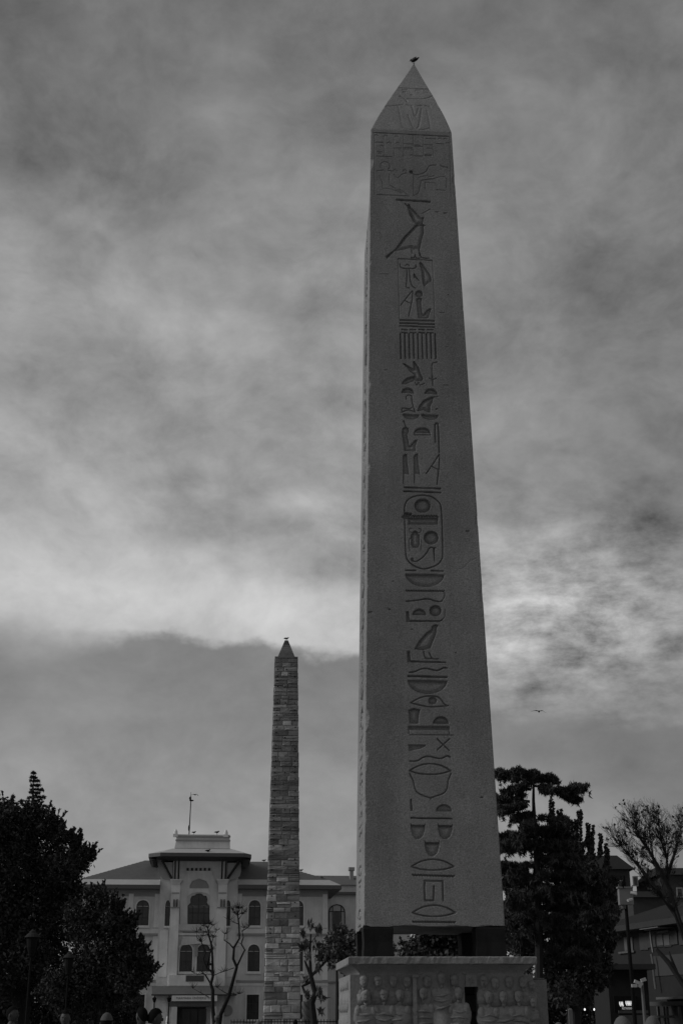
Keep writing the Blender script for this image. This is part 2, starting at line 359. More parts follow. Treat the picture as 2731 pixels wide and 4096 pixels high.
for x in (470, 590, 705, 825, 945, 1060): gline(1, 4, [(x, 1090), (x+6, 1345)], .003)
for pts, d_ in [([(430, 1480), (440, 1425), (490, 1410), (535, 1430), (545, 1470), (520, 1500)], .022), ([(385, 1520), (470, 1508)], .026), ([(520, 1512), (580, 1522)], .026), ([(420, 1575), (450, 1640), (455, 1720), (470, 1730)], .016), ([(540, 1560), (535, 1640), (545, 1690)], .016),
                ([(545, 1692), (620, 1735), (690, 1785)], .034), ([(470, 1728), (560, 1740), (690, 1790)], .018), ([(660, 1740), (720, 1780), (770, 1812)], .022), ([(390, 1803), (560, 1812), (780, 1822)], .030), ([(590, 1560), (640, 1600), (690, 1560), (740, 1545)], .022),
                ([(585, 1520), (605, 1500), (640, 1520)], .02), ([(700, 1520), (725, 1505), (750, 1520)], .02), ([(830, 1560), (828, 1810)], .018), ([(800, 1545), (860, 1565), (960, 1540), (1010, 1470), (1030, 1455), (1100, 1448)], .032), ([(1155, 1452), (1180, 1465), (1240, 1475)], .034),
                ([(920, 1633), (1000, 1622), (1075, 1613)], .034), ([(1075, 1610), (1160, 1590), (1225, 1605), (1225, 1720)], .016), ([(920, 1633), (905, 1720), (880, 1790), (820, 1820)], .022), ([(970, 1655), (965, 1740)], .018), ([(970, 1655), (1100, 1670)], .014), ([(1105, 1747), (1210, 1755)], .022), ([(1000, 1580), (1040, 1588), (1075, 1576)], .022), ([(890, 1600), (1000, 1570)], .014)]:
    gline(1, 6, pts, d_*.45, 1)
disc(1, 800, 1530, 24, 20, .05)
# falcon
bar(1, 618, 1866, 1035, 1890, 22, .06)
gline(2, 12, [(655, 112), (690, 150), (720, 250), (770, 350)], .030, 1); gfill(2, [(690, 118), (715, 118), (735, 160), (800, 215), (870, 290), (905, 290), (890, 372), (790, 375), (745, 290), (705, 180)], .05, .75)
gfill(2, [(780, 395), (830, 372), (890, 378), (928, 400), (900, 410), (905, 490), (878, 580), (855, 690), (850, 740), (870, 815), (840, 790), (825, 700), (795, 700), (770, 715), (740, 690), (640, 715), (520, 735), (425, 835), (400, 800), (520, 710), (640, 545), (760, 420)], .055, .8)
for pts in ([(735, 818), (775, 822), (790, 780), (800, 822), (850, 826)], [(850, 770), (870, 818), (930, 828), (975, 826)], [(740, 690), (745, 760)]): gline(2, 9, pts, .03)
gline(2, 4, [(870, 245), (985, 185)], .012)
# framed name panel
gline(2, 6, [(565, 832), (1015, 855)], .028); gline(2, 4, [(565, 832), (582, 1620)], .007); gline(2, 4, [(1015, 855), (1045, 1640)], .006)
gline(2, 8, [(588, 900), (598, 942), (640, 958), (700, 962), (790, 955), (797, 915)], .028, 1); gline(2, 6, arc(688, 925, 25, 18, 185, 355, 8), .022)
for pts in ([(680, 965), (680, 1080), (672, 1200)], [(712, 965), (720, 1080), (745, 1180), (795, 1218)], [(685, 1213), (715, 1216)]): gline(2, 8, pts, .026, 1)
gfill(2, [(763, 1030), (775, 1020), (795, 1050), (845, 1118), (835, 1122), (795, 1085), (768, 1085)], .04, .3)
gfill(2, [(838, 885), (858, 872), (880, 890), (940, 965), (985, 1030), (1003, 1085), (1003, 1130), (960, 1150), (905, 1200), (885, 1150), (870, 1000)], .05, .85)
gline(2, 8, [(600, 1440), (670, 1350), (750, 1252), (758, 1260), (745, 1400), (705, 1580)], .03); gline(2, 6, [(660, 1380), (728, 1416)], .02)
disc(2, 838, 1292, 52, 45, .05)
gfill(2, [(800, 1358), (835, 1340), (880, 1350), (868, 1400), (885, 1540), (895, 1560), (935, 1505), (985, 1478), (1000, 1492), (975, 1560), (965, 1610), (825, 1610), (810, 1480)], .042, .85)
# palace facade
for y0, y1, s0, s1 in ((1632, 1645, 582, 1045), (1672, 1690, 582, 1048)): bar(2, s0, y0, s1, y1, 20, .055)
bar(2, 585, 1710, 1050, 1728, 16, .05)
for y in (1757, 1797):
    for x in (606, 716, 830, 940): bar(2, x, y, x+88, y+5, 16, .045)
for i in range(9): gfill(2, [(585+i*56.5, 1805), (605+i*56.5, 1806), (613+i*57, 2142), (593+i*57, 2141)], .04, .1)
# bee and reed
gfill(3, [(555, 98), (575, 95), (680, 160), (675, 70), (692, 72), (740, 130), (772, 220), (800, 270), (780, 300), (720, 305), (690, 290), (680, 250), (690, 225), (640, 190), (600, 140)], .05, .8)
gfill(3, [(540, 340), (560, 300), (610, 262), (675, 245), (690, 270), (690, 300), (640, 320), (600, 338)], .05, .7)
gline(3, 6, [(955, 82), (905, 92), (895, 120), (895, 280)], .02); gline(3, 12, [(903, 240), (905, 355)], .03)
for pts in ([(865, 268), (890, 285), (903, 310)], [(950, 270), (920, 282), (905, 310)], [(700, 320), (720, 350), (740, 320), (760, 350), (810, 330)]): gline(3, 5, pts, .016, 1)
for x0, x1, y0, y1 in ((540, 692, 440, 446), (810, 962, 448, 458)): loaf(3, x0, x1, y0, y1, 64, .055)
gline(3, 10, [(600, 510), (600, 480), (630, 465), (662, 480), (662, 520), (680, 600), (700, 660)], .03, 1); gline(3, 9, [(548, 665), (550, 620), (600, 620), (640, 625), (662, 612)], .03, 1); gline(3, 7, [(555, 660), (620, 640), (690, 655)], .025, 1)
gfill(3, [(722, 655), (745, 590), (790, 530), (840, 505), (890, 482), (915, 490), (905, 545), (880, 590), (880, 665), (850, 665), (800, 640)], .05, .85); gline(3, 7, [(915, 488), (962, 484)], .026); gline(3, 6, [(940, 628), (962, 625)], .025)
bowl(3, 556, 684, 752, 690, 62); bowl(3, 770, 688, 972, 698, 62)
gline(3, 8, [(562, 775), (572, 762), (580, 800), (590, 830)], .024, 1)
gfill(3, [(545, 890), (555, 850), (590, 832), (622, 845), (632, 890), (610, 925), (640, 1055), (700, 985), (730, 985), (705, 1060), (712, 1120), (575, 1115), (560, 1000)], .042, .88)
loaf(3, 690, 880, 900, 905, 62, .055); gline(3, 6, [(690, 905), (695, 928), (875, 930), (878, 905)], .022)
gline(3, 20, [(935, 1010), (930, 810), (946, 792), (965, 800), (972, 900), (980, 1130)], .035)
for x in (555, 682): gfill(3, [(x, 1180), (x+15, 1155), (x+52, 1142), (x+58, 1240), (x+80, 1390), (x+20, 1375), (x+15, 1500), (x+8, 1500), (x+2, 1300)], .042, .6)
gline(3, 14, [(830, 1375), (905, 1270), (980, 1155), (985, 1180), (975, 1330), (955, 1500)], .035); gline(3, 8, [(900, 1295), (968, 1330)], .025)
bar(3, 565, 1537, 1002, 1551, 17, .055); bar(3, 565, 1582, 1002, 1598, 17, .055)
# royal ring
cart = [(582, 240), (610, 180), (680, 135), (785, 120), (890, 135), (970, 190), (1002, 265), (1015, 500), (1020, 800), (1005, 870), (950, 930), (830, 972), (740, 960), (650, 910), (600, 840), (588, 700), (580, 450), (577, 300)]
gline(4, 14, curve(cart, True)+[cart[0]], .036)
disc(4, 788, 240, 96, 82, .06); disc(4, 888, 612, 88, 78, .06)
gfill(4, [(620, 375), (968, 380), (968, 460), (620, 460)], .05, .55); saw(4, 630, 368, 965, 370, 11, -16, 9, .035)
gfill(4, [(540, 370), (570, 345), (580, 315), (660, 325), (665, 345), (620, 370), (625, 400), (570, 395)], .06, .1)
gfill(4, [(650, 580), (672, 560), (675, 540), (700, 530), (728, 540), (732, 562), (755, 580), (758, 690), (735, 730), (680, 728), (652, 690)], .048, .85)
for pts in ([(672, 560), (640, 540), (635, 510), (660, 505)], [(735, 560), (765, 545), (770, 515), (745, 508)], [(648, 620), (630, 650), (640, 760)], [(758, 620), (775, 650), (765, 760)]): gline(4, 5, pts, .014, 1)
gline(4, 12, [(680, 870), (655, 868), (660, 850), (680, 855)], .03); gline(4, 10, [(660, 880), (720, 885), (790, 840), (840, 780), (875, 728), (940, 730)], .034, 1); gfill(4, [(905, 735), (932, 735), (930, 892), (922, 892)], .04, .2)
bar(4, 585, 990, 715, 992, 13, .05); bar(4, 880, 995, 1036, 1000, 13, .05)
bowl(4, 586, 1028, 1040, 1040, 150, .055)
saw(4, 600, 1222, 1040, 1226, 16, 12, 9, .035)
gline(4, 13, [(596, 1350), (720, 1340), (840, 1322), (930, 1345), (985, 1355), (1015, 1345)], .042, 1); gline(4, 6, [(1010, 1345), (1042, 1300), (1045, 1250)], .016, 1)
loaf(4, 668, 832, 1510, 1512, 74, .055); disc(4, 938, 1460, 72, 64, .06)
gfill(4, [(596, 1465), (630, 1465), (640, 1570), (980, 1575), (1020, 1558), (1020, 1570), (985, 1590), (600, 1588)], .048, .2); gline(4, 5, [(1020, 1560), (1045, 1520), (1048, 1450)], .014, 1)
# chick, arm, snake
gfill(5, [(645, 262), (690, 180), (770, 85), (825, 50), (835, 10), (870, -8), (905, 2), (888, 30), (885, 90), (860, 150), (820, 250), (740, 275)], .05, .82)
for pts in ([(745, 290), (765, 355), (830, 365)], [(805, 300), (840, 362), (905, 368)]): gline(5, 9, pts, .026, 1)
gfill(5, [(565, 280), (598, 280), (605, 385), (920, 395), (990, 398), (990, 408), (900, 410), (570, 402)], .048, .2)
gline(5, 12, [(590, 512), (650, 505), (720, 475), (790, 472), (880, 492), (930, 478), (960, 462), (1000, 466)], .042, 1)
bar(5, 572, 553, 1002, 563, 22, .055); bowl(5, 572, 595, 1002, 602, 148, .055)
gline(5, 10, [(605, 842), (700, 790), (790, 770), (880, 772), (930, 800), (970, 855), (1012, 874)], .032, 1); gline(5, 10, [(605, 842), (700, 865), (800, 884), (900, 882), (1010, 874)], .032, 1); disc(5, 842, 818, 48, 42, .045)
gfill(5, [(582, 920), (640, 898), (710, 915), (695, 980), (690, 1065), (590, 1065)], .05, .6); loaf(5, 845, 1020, 1065, 1070, 80, .055)
bar(5, 582, 1112, 1022, 1116, 44, .05); gline(5, 7, [(582, 1100), (585, 1170)], .02); gline(5, 7, [(1020, 1100), (1022, 1190)], .02); gline(5, 6, [(600, 1188), (1060, 1192)], .016)
gline(5, 10, [(892, 1230), (1022, 1355)], .032); gline(5, 10, [(1025, 1232), (892, 1352)], .032)
gfill(5, [(582, 1292), (765, 1295), (770, 1308), (720, 1335), (640, 1352), (585, 1366)], .048, .3)
gline(5, 12, [(600, 1472), (680, 1468), (740, 1432), (810, 1422), (900, 1442), (950, 1438), (1000, 1416), (1032, 1428)], .042, 1)
def lens(z, x0, x1, ym, ya, yb, wd_=11):
    c = (x0+x1)/2; q = (x1-x0)*.27
    gline(z, wd_, [(x0, ym), (c-q, ya+(ym-ya)*.28), (c, ya), (c+q, ya+(ym-ya)*.28), (x1, ym)], .036, 1); gline(z, wd_, [(x0, ym), (c-q, yb+(ym-yb)*.25), (c, yb), (c+q, yb+(ym-yb)*.25), (x1, ym)], .036, 1)
lens(5, 592, 1042, 1576, 1500, 1616)
gline(6, 9, [(540, 38), (575, 110), (590, 180), (620, 225), (690, 258), (735, 272), (745, 285), (755, 272), (800, 255), (870, 228), (905, 180), (915, 110), (942, 38)], .03, 1)
gfill(6, [(543, 282), (562, 282), (567, 402), (545, 402)], .045, .1); loaf(6, 795, 955, 405, 408, 70, .05)
bar(6, 545, 470, 958, 478, 15, .055)
for x, y in ((548, 515), (815, 518), (686, 685)):
    gfill(6, [(x, y), (x+8, y+28), (x+135, y+30), (x+143, y), (x+143, y+70), (x+125, y+130), (x+90, y+160), (x+50, y+160), (x+18, y+125), (x, y+60)], .045, .5)
    saw(6, x+8, y+28, x+135, y+30, 7, 9, 8, .05)
lens(6, 556, 975, 946, 876, 982); saw(6, 568, 1024, 975, 1036, 15, 12, 8, .04)
gline(6, 14, [(690, 1085), (682, 1150), (688, 1280), (772, 1280), (776, 1140)], .034); gline(6, 14, [(682, 1085), (862, 1090), (866, 1280)], .034)
lens(6, 566, 990, 1398, 1326, 1436); saw(6, 572, 1484, 985, 1488, 18, 10, 9, .04)
# chips and cracks
for z, x, y, rx, ry in ((4, 1310, 535, 26, 8), (2, 1180, 235, 30, 7), (2, 1070, 220, 28, 5), (2, 1220, 1305, 14, 5), (6, 1245, 268, 16, 7), (4, 405, 1443, 16, 6), (4, 445, 1118, 9, 5), (5, 1090, 300, 8, 6), (4, 180, 1475, 30, 7), (3, 360, 172, 22, 3), (2, 370, 1035, 80, 3), (2, 1140, 1535, 36, 3), (3, 1060, 350, 40, 3), (2, 1370, 1830, 14, 4), (2, 1200, 1985, 10, 4), (5, 620, 45, 14, 6)):
    gfill(z, arc(x, y, rx, ry, 0, 330, 9), .028, .1)
for pts in ([(1420, 850), (1340, 885), (1260, 960), (1200, 975), (1050, 925)], [(1130, 1000), (1080, 935)]): gline(4, 4, pts, .003, 1)
def fbm1(x, seed, octs=5):
    r = np.random.default_rng(seed); o = np.zeros_like(x)
    for k in range(octs):
        n = 64; t = r.normal(size=n); p = (x*(2**k)) % n; i = p.astype(int); f = p-i; f = f*f*(3-2*f); o += (t[i % n]*(1-f)+t[(i+1) % n]*f)/(1.7**k)
    return o
def granite_solid(name, zs, cx_, cy_, hw, dep_, parent, fcols, maps, chipamp=.010, seed=1, backleft=None, ragged=False):
    """four-sided tapering stone: zs rows, centre line, half width; maps = depth grids per face (or None)"""
    NRr = len(zs); rings = []
    cor = [(-1, -1), (1, -1), (1, 1), (-1, 1)]
    chips = [np.clip(np.abs(fbm1(zs*2.3, seed+i))-1.1, 0, 2)*chipamp*2.2+np.abs(fbm1(zs*6, seed+9+i))*chipamp*.35+.010 for i in range(4)]
    P = []; PC = []
    for i, (a, b) in enumerate(cor):
        for lst, h in ((P, hw), (PC, hw-chips[i]/2)):
            x = a*h; y = b*h
            if backleft is not None and i == 3: x = x+backleft(zs); y = y-.6*backleft(zs)
            lst.append((cx_+x, cy_+y))
    V = []; cols_idx = []; off = 0; out = []
    base_ = 0
    for f in range(4):
        c0, c1 = P[f], P[(f+1) % 4]; nc = fcols[f]; t = np.linspace(0, 1, nc+1)[:-1]
        X = c0[0][:, None]*(1-t)+c1[0][:, None]*t; Y = c0[1][:, None]*(1-t)+c1[1][:, None]*t
        X[:, 0] = PC[f][0]; Y[:, 0] = PC[f][1]; wl_ = np.hypot(c1[0]-c0[0], c1[1]-c0[1])[:, None]; da_ = t[None, :]*wl_; db_ = (1-t[None, :])*wl_
        ins_ = np.maximum(0, chips[f][:, None]-da_)/2+np.maximum(0, chips[(f+1) % 4][:, None]-db_)/2; ins_[:, 0] = 0
        nx, ny = [(0, 1), (-1, 0), (0, -1), (1, 0)][f]
        # rounded edge and carving
        if maps[f] is not None:
            D = maps[f]
        else: D = np.zeros((NRr, nc))
        D = D+ins_
        X = X+nx*D; Y = Y+ny*D
        Z = np.repeat(zs[:, None], nc, 1)
        if ragged: Z[0] += np.clip(.012+.012*fbm1(np.linspace(0, 9, nc)+f*11, seed+50), 0, .05)
        out.append(np.stack([X, Y, Z], 2))
    A = np.concatenate(out, 1); K = A.shape[1]
    world = OC[None, None, :]+A[..., :1]*od+A[..., 1:2]*on+A[..., 2:]*np.array([0, 0, 1.0])
    V = world.reshape(-1, 3)-np.array(parent.location)
    i = np.arange(NRr-1)[:, None]*K; j = np.arange(K)[None, :]; jn = (j+1) % K
    Q = np.stack([i+j, i+jn, i+K+jn, i+K+j], 2).reshape(-1, 4)
    capb = np.arange(K)[::-1]; o = np_mesh(name, V, Q, granite, parent)
    bm = o.data
    return o, K, V
def resample(G, nr, nc):
    r = np.linspace(0, G.shape[0]-1, nr); c = np.linspace(0, G.shape[1]-1, nc+1)[:-1]; r0 = r.astype(int); c0 = c.astype(int)
    return G[r0][:, c0]
DEP *= 1.25
OBE = root('tall_obelisk', (OC[0], OC[1], OZ0), 'tall carved granite obelisk with a crow on its pointed tip, standing on a marble pedestal', 'obelisk')
zs = OZ0+vv.copy(); zs[0] = OZ0
fcols = (NC-1, 64, 10, 64)
dlow = DEP
lm = resample(DEP, NR, 64) > .010
for q in range(3): lm[:, 1:] |= lm[:, :-1]
for q in range(2): lm[:, :-1] |= lm[:, 1:]
lmap = .075*lm
maps = [DEP[:, :-1], resample(DEP[:, ::-1], NR, 64)*1.2, None, lmap]
bl = lambda z: .30*np.clip((z-OZ0-14.1)/1.95, 0, 1)**1.1+.03*np.clip((z-OZ0-14)/1., 0, 1)*np.abs(fbm1(z*5, 77))*.5
shaft, K1, V1 = granite_solid('shaft', zs, np.zeros(NR), np.zeros(NR), ww/2, 1, OBE, fcols, maps, chipamp=.014, seed=5, backleft=bl, ragged=True)
# pyramidion
NP_ = 150; t = np.linspace(0, 1, NP_); zp = OZ0+OHS+t*(OTOT-OHS)
hwp = np.maximum(OW1/2*(1-t)*(1+.10*t*(1-t)*2), .035*np.sqrt(np.clip(1.0-t, 0, 1))*3*np.clip(1-t, 0, 1)+.004)
hwp[-1] = .003
def pcol(n, amp, kind): pass
PD = np.zeros((NP_, 90))
UUp = np.linspace(-1, 1, 90)[None, :]*hwp[:, None]; VVp = np.repeat(zp[:, None]-OZ0, 90, 1)
apx = .20
_UU, _VV, _DEP, _NR, _OHS = UU, VV, DEP, NR, OHS
plean = (OW1/2)/(OTOT-OHS)
PFP = OC-on*OW1/2+np.array([0, 0, OZ0+OHS]); pfn = np.cross(od, on*plean+np.array([0, 0, 1.0])); pfn /= np.linalg.norm(pfn)
def pline(pts, dep):
    P = []
    for x, y in curve(pts):
        p = on_plane(1380+x/3.0154, 180+y/3.0154, PFP, pfn); v = p[2]-OZ0; P.append((np.dot(p-OC, od)-apx*(v-OHS)/(OTOT-OHS), v))
    d = seg_dist(UUp, VVp, np.array(P)); np.maximum(PD, dep*np.clip((.014-d)/.008+.5, 0, 1), out=PD)
for pts, d_ in [([(600, 522), (810, 532), (1015, 542)], .03), ([(690, 545), (750, 548)], .02), ([(850, 553), (920, 556)], .02), ([(955, 550), (1020, 558)], .02), ([(790, 610), (820, 612)], .02), ([(700, 575), (730, 576)], .018), ([(960, 580), (1000, 584)], .018),
                ([(660, 625), (700, 645), (735, 670), (748, 695)], .03), ([(750, 657), (850, 660), (960, 655), (1065, 618)], .022), ([(490, 748), (560, 745), (620, 738), (700, 728)], .022), ([(740, 730), (805, 742)], .028), ([(870, 742), (930, 740)], .024), ([(965, 740), (1025, 752)], .028),
                ([(640, 745), (665, 850), (690, 1000)], .012), ([(805, 745), (830, 830), (850, 870), (885, 770)], .018), ([(760, 850), (800, 950), (830, 1000), (880, 1000), (905, 900), (920, 780)], .018), ([(985, 800), (1010, 900), (1030, 1020)], .014), ([(700, 990), (750, 1015), (820, 1020)], .022), ([(900, 1022), (960, 1020), (1020, 1005)], .022), ([(345, 1018), (600, 1030), (900, 1045), (1080, 1055)], .012)]:
    pline(pts, d_*.5)
pmaps = [PD[:, :-1], resample(PD, NP_, 30), None, resample(PD, NP_, 30)]
chipl = .035*np.exp(-((t-.10)/.06)**2)
pyr, K2, V2 = granite_solid('pyramidion', zp, apx*t, np.zeros(NP_), hwp-chipl*.0, 1, OBE, (89, 30, 10, 30), pmaps, chipamp=.004, seed=31, backleft=lambda z: .31*np.clip(1-(z-OZ0-OHS)/1.9, 0, 1))
um = MB(); um.add(V1[:K1], [tuple(range(K1-1, -1, -1))]); um.build('underside', granite, OBE)
# ------------------------------------------------------------------ pedestal
PA = .070; pdv = np.array([math.cos(PA), math.sin(PA), 0]); pnv = np.array([-math.sin(PA), math.cos(PA), 0])
PED_C = np.array([1.66, 23.62, 0.0])
PED = root('marble_pedestal', PED_C, 'weathered marble pedestal carved with rows of spectators beneath the tall obelisk', 'pedestal', rz=PA)
PI_ = np.array(ROOTM[PED.name].inverted())
def pl(x, y, d):
    """photo pixel on the pedestal's front plane y=d -> local"""
    p = on_plane(x, y, PED_C+pnv*d, pnv); q = PI_[:3, :3]@p+PI_[:3, 3]; return q
FRT = -1.34
L0 = pl(1393, 3840, -1.53)[0]; L1 = pl(2146, 3840, -1.53)[0]; ztop = pl(1700, 3826, -1.53)[2]; zsl = pl(1700, 3857, -1.53)[2]; zcv = pl(1700, 3897, FRT)[2]
b0, b1 = pl(1400, 3950, FRT)[0], pl(2133, 3950, FRT)[0]
BK = 1.53
def wobble_box(x0, x1, y0, y1, z0, z1, nx, amp, seed):
    r = np.random.default_rng(seed); m = MB(); V = []
    for k, (z, e) in enumerate(((z0, 0), (z0+.012, 1), (z1-.014, 1), (z1, 0))):
        for i in range(nx+1):
            tt = i/nx; ins = 0 if e else .014; V.append((x0+(x1-x0)*tt+(ins if i == 0 else -ins if i == nx else 0), y0+ins+r.normal()*amp, z+r.normal()*amp*.5))
        for i in range(nx+1): tt = 1-i/nx; V.append((x0+(x1-x0)*tt, y1, z))
    K = 2*(nx+1)
    F = [(k*K+i, k*K+(i+1) % K, (k+1)*K+(i+1) % K, (k+1)*K+i) for k in range(3) for i in range(K)]+[tuple(range(K-1, -1, -1)), tuple(3*K+i for i in range(K))]
    m.add(V, F); return m
wobble_box(L0, L1, -1.53, BK, zsl, ztop, 60, .004, 3).build('cornice_slab', marble, PED)
m = MB(); steps = 7
for i in range(steps):                     # hollow moulding under the slab
    a, b = i/steps, (i+1)/steps
    def px_(q): return (1-math.cos(q*math.pi/2))
    z_a, z_b = zsl-.004-(zsl-zcv)*a, zsl-.004-(zsl-zcv)*b
    o_a, o_b = .03+(.16)*math.sin(a*math.pi/2), .03+(.16)*math.sin(b*math.pi/2)
    m.frustum(L0+o_b, L1-o_b, -1.53+o_b, BK-o_b, z_b, L0+o_a, L1-o_a, -1.53+o_a, BK-o_a, z_a)
m.build('cornice_moulding', marble, PED)
nx0, nx1 = pl(1858, 4000, FRT)[0], pl(1913, 4000, FRT)[0]; nzt = pl(1880, 3947, FRT)[2]
m = MB(); m.box(b0, nx0, FRT, -.8, 0.3, zcv-.003); m.box(nx1, b1, FRT, -.8, .3, zcv-.003); m.box(nx0, nx1, FRT, -.8, nzt, zcv-.003); m.box(b0, b1, -.8, 1.34, .3, zcv-.003)
m.build('body', marble, PED)
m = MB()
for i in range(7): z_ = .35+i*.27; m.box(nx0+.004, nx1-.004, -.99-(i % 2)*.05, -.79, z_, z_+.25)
m.build('shaded_niche_back', mat('niche_shade_stone', .045, .9, 5, .4, .5, 20), PED)  # back of the niche coloured near black for the shade of its depth
m = MB(); m.box(b0-.25, b1+.25, -1.6, 1.6, -.02, .3); m.build('plinth', marble, PED)
rb = MB(); rb.box(b1+.003, pl(2172, 3900, -.9)[0], -.95, 1.2, pl(2150, 3915, -.95)[2], zcv-.05); rb.box(b1+.003, pl(2190, 4096, -.9)[0], -.96, 1.25, .3, pl(2150, 3918, -.95)[2]); rb.build('repair_block', marble, PED)
def relief_head(mb, x, z, s, seed):
    r = random.Random(seed); tx = r.uniform(-.25, .25)
    mb.ell((x, FRT-.028*s, z), (.060*s, .072*s, .090*s), 12, 9)
    mb.ell((x, FRT-.022*s, z+.034*s), (.071*s, .078*s, .064*s), 12, 7)             # cap of hair
    mb.ell((x+tx*.03, FRT-.098*s, z-.008*s), (.010*s, .018*s, .022*s), 6, 5)       # nose
    mb.ell((x+tx*.02, FRT-.088*s, z-.052*s), (.026*s, .016*s, .010*s), 6, 4)       # mouth and chin
    for sx in (-1, 1): mb.ell((x+sx*.024*s, FRT-.085*s, z+.014*s), (.014*s, .010*s, .006*s), 6, 4)
    mb.ell((x, FRT+.005, z-.10*s), (.034*s, .05*s, .05*s), 8, 5)
def relief_torso(mb, x, z, s, seed, ww_=1.0, full=True):
    r = random.Random(seed)
    mb.ell((x, FRT+.02, z-.30*s), (.19*s*ww_, .075*s, .20*s), 14, 9)
    for sx in (-1, 1): mb.ell((x+sx*.11*s*ww_, FRT+.015, z-.22*s), (.065*s, .075*s, .10*s), 10, 7)
    mb.box(x-.15*s*ww_, x+.15*s*ww_, FRT-.022, FRT+.02, .3, z-.32*s)
    for i in range(3):                              # worn drapery
        zz0 = z-(.25+.09*i)*s; mb.tube([(x-.13*s*ww_, FRT-.035, zz0+r.uniform(-.03, .03)), (x, FRT-.062, zz0-.005*s+r.uniform(-.02, .02)), (x+.13*s*ww_, FRT-.035, zz0+r.uniform(-.05, .04))], [.012, .020, .012], 6)
Z7 = lambda x, y: (1300+x/1.742, 3600+y/1.742)
up = [(272, 570), (370, 568), (475, 570), (570, 574), (713, 572), (810, 550), (900, 562), (1105, 568), (1185, 582), (1282, 575), (1380, 577)]
lo = [(283, 672), (410, 665), (522, 668), (685, 655), (930, 652), (1140, 682), (1243, 680), (1350, 676)]
def seat_fig(x, y, s, k, body, wid=1.0):
    q = pl(*Z7(x, y), FRT-.05); mb = MB(); relief_head(mb, q[0], q[2], s, k)
    if body: relief_torso(mb, q[0], q[2], s, k, wid)
    else:
        mb.ell((q[0], FRT+.03, q[2]-.19*s), (.115*s, .06*s, .10*s), 12, 7); mb.box(q[0]-.11*s, q[0]+.11*s, FRT-.018, FRT+.02, q[2]-.34*s, q[2]-.19*s)
    flat = np.random.default_rng(k+200)
    for i_, v_ in enumerate(mb.v):
        v_ = v_.copy(); v_[:, 1] = FRT+(v_[:, 1]-FRT)*.72+flat.normal(size=len(v_))*.006; v_[:, 0] += flat.normal(size=len(v_))*.004; v_[:, 2] += flat.normal(size=len(v_))*.004; mb.v[i_] = v_
    mb.build('relief_figure', marble, PED, smooth=True)
for k, (x, y) in enumerate(up): seat_fig(x, y, 1.0, k, 810 == x)
for k, (x, y) in enumerate(lo): seat_fig(x, y, 1.05, 50+k, True, 1.05)
for i, (x, y) in enumerate(((1440, 600), (1452, 720))): seat_fig(x, y, .8, 90+i, False)
for i, yy in enumerate((-.9, -.5, -.1, .3, .7)):       # the far end of the carving, round the corner
    mb = MB()
    for zz_ in (2.12, 1.78): mb.ell((b0+.01, yy+(.15 if zz_ < 2 else 0), zz_), (.05, .07, .09), 10, 7); mb.ell((b0+.045, yy+(.15 if zz_ < 2 else 0), zz_-.25), (.09, .15, .17), 10, 7)
    mb.build('relief_figure', marble, PED, smooth=True)
def pstrip(x0, x1, y0, y1, prot, nm, d_=FRT):
    a = pl(*Z7(x0, y0), d_); b = pl(*Z7(x1, y1), d_); mb = MB(); mb.box(a[0], b[0], FRT-prot, FRT+.01, max(.3, b[2]), a[2]); return mb.build(nm, marble, PED)
pstrip(606, 640, 530, 900, .05, 'pilaster'); pstrip(602, 648, 522, 540, .065, 'pilaster_capital'); pstrip(655, 664, 640, 900, .03, 'pilaster_strip')
pstrip(854, 864, 480, 640, .035, 'pilaster_strip'); pstrip(985, 1175, 488, 498, .03, 'ledge')
for sx in (330, 425, 520): pstrip(sx-5, sx+3, 520, 600, .018, 'spear')
a = pl(*Z7(975, 520), FRT); b = pl(*Z7(1055, 603), FRT); mb = MB(); mb.box(a[0], b[0], FRT-.03, FRT+.01, b[2], a[2]); mb2 = (a+b)/2
for k in range(6):
    an = k*math.pi/3+.3; mb.tube([(mb2[0], FRT-.036, mb2[2]), (mb2[0]+.055*math.cos(an), FRT-.036, mb2[2]+.055*math.sin(an))], [.014, .006], 5)
mb.build('star_block', marble, PED)
mb = MB(); c1, c2, c3 = pl(*Z7(648, 520), FRT), pl(*Z7(815, 462), FRT), pl(*Z7(975, 515), FRT)
mb.tube([c1, (c1+c2)/2+np.array([-.02, 0, .03]), c2, (c2+c3)/2+np.array([.02, 0, .03]), c3], .02, 6); mb.build('arch_moulding', marble, PED)
# bronze blocks between pedestal and obelisk
cub = MB(); hs_ = .235
V = []
for z, e in ((0, .0), (.02, .012), (.24, .0), (.45, .012), (OZ0-ztop-.003, 0)):
    for i in range(16):
        a_ = -math.pi*.75+i*math.pi/8; c_, s_ = math.cos(a_), math.sin(a_); q_ = max(abs(c_), abs(s_)); V.append(((hs_+e)*c_/q_, (hs_+e)*s_/q_, z))
cub.add(V, [(j*16+i, j*16+(i+1) % 16, (j+1)*16+(i+1) % 16, (j+1)*16+i) for j in range(4) for i in range(16)]+[tuple(range(15, -1, -1)), tuple(64+i for i in range(16))])
spots = [(-1, -1, 'dark bronze block under the obelisk corner above the carved toga row'), (1, -1, 'dark bronze block under the obelisk corner beside the cedar'), (-1, 1, 'dark bronze block in shade under the rear obelisk corner on the university side'), (1, 1, 'dark bronze block in shade under the rear obelisk corner on the cedar side')]
c0 = None
for sx, sy, lb in spots:
    if c0 is None: o = c0 = cub.build('bronze_block', bronze)
    else: o = c0.copy(); col.objects.link(o)
    p = OC+od*sx*(OW0/2-.245)+on*sy*(OW0/2-.245); o.location = (p[0], p[1], ztop+.001); o.rotation_euler = (0, 0, OA); tag(o, lb, 'bronze block', 'bronze blocks that carry the obelisk')
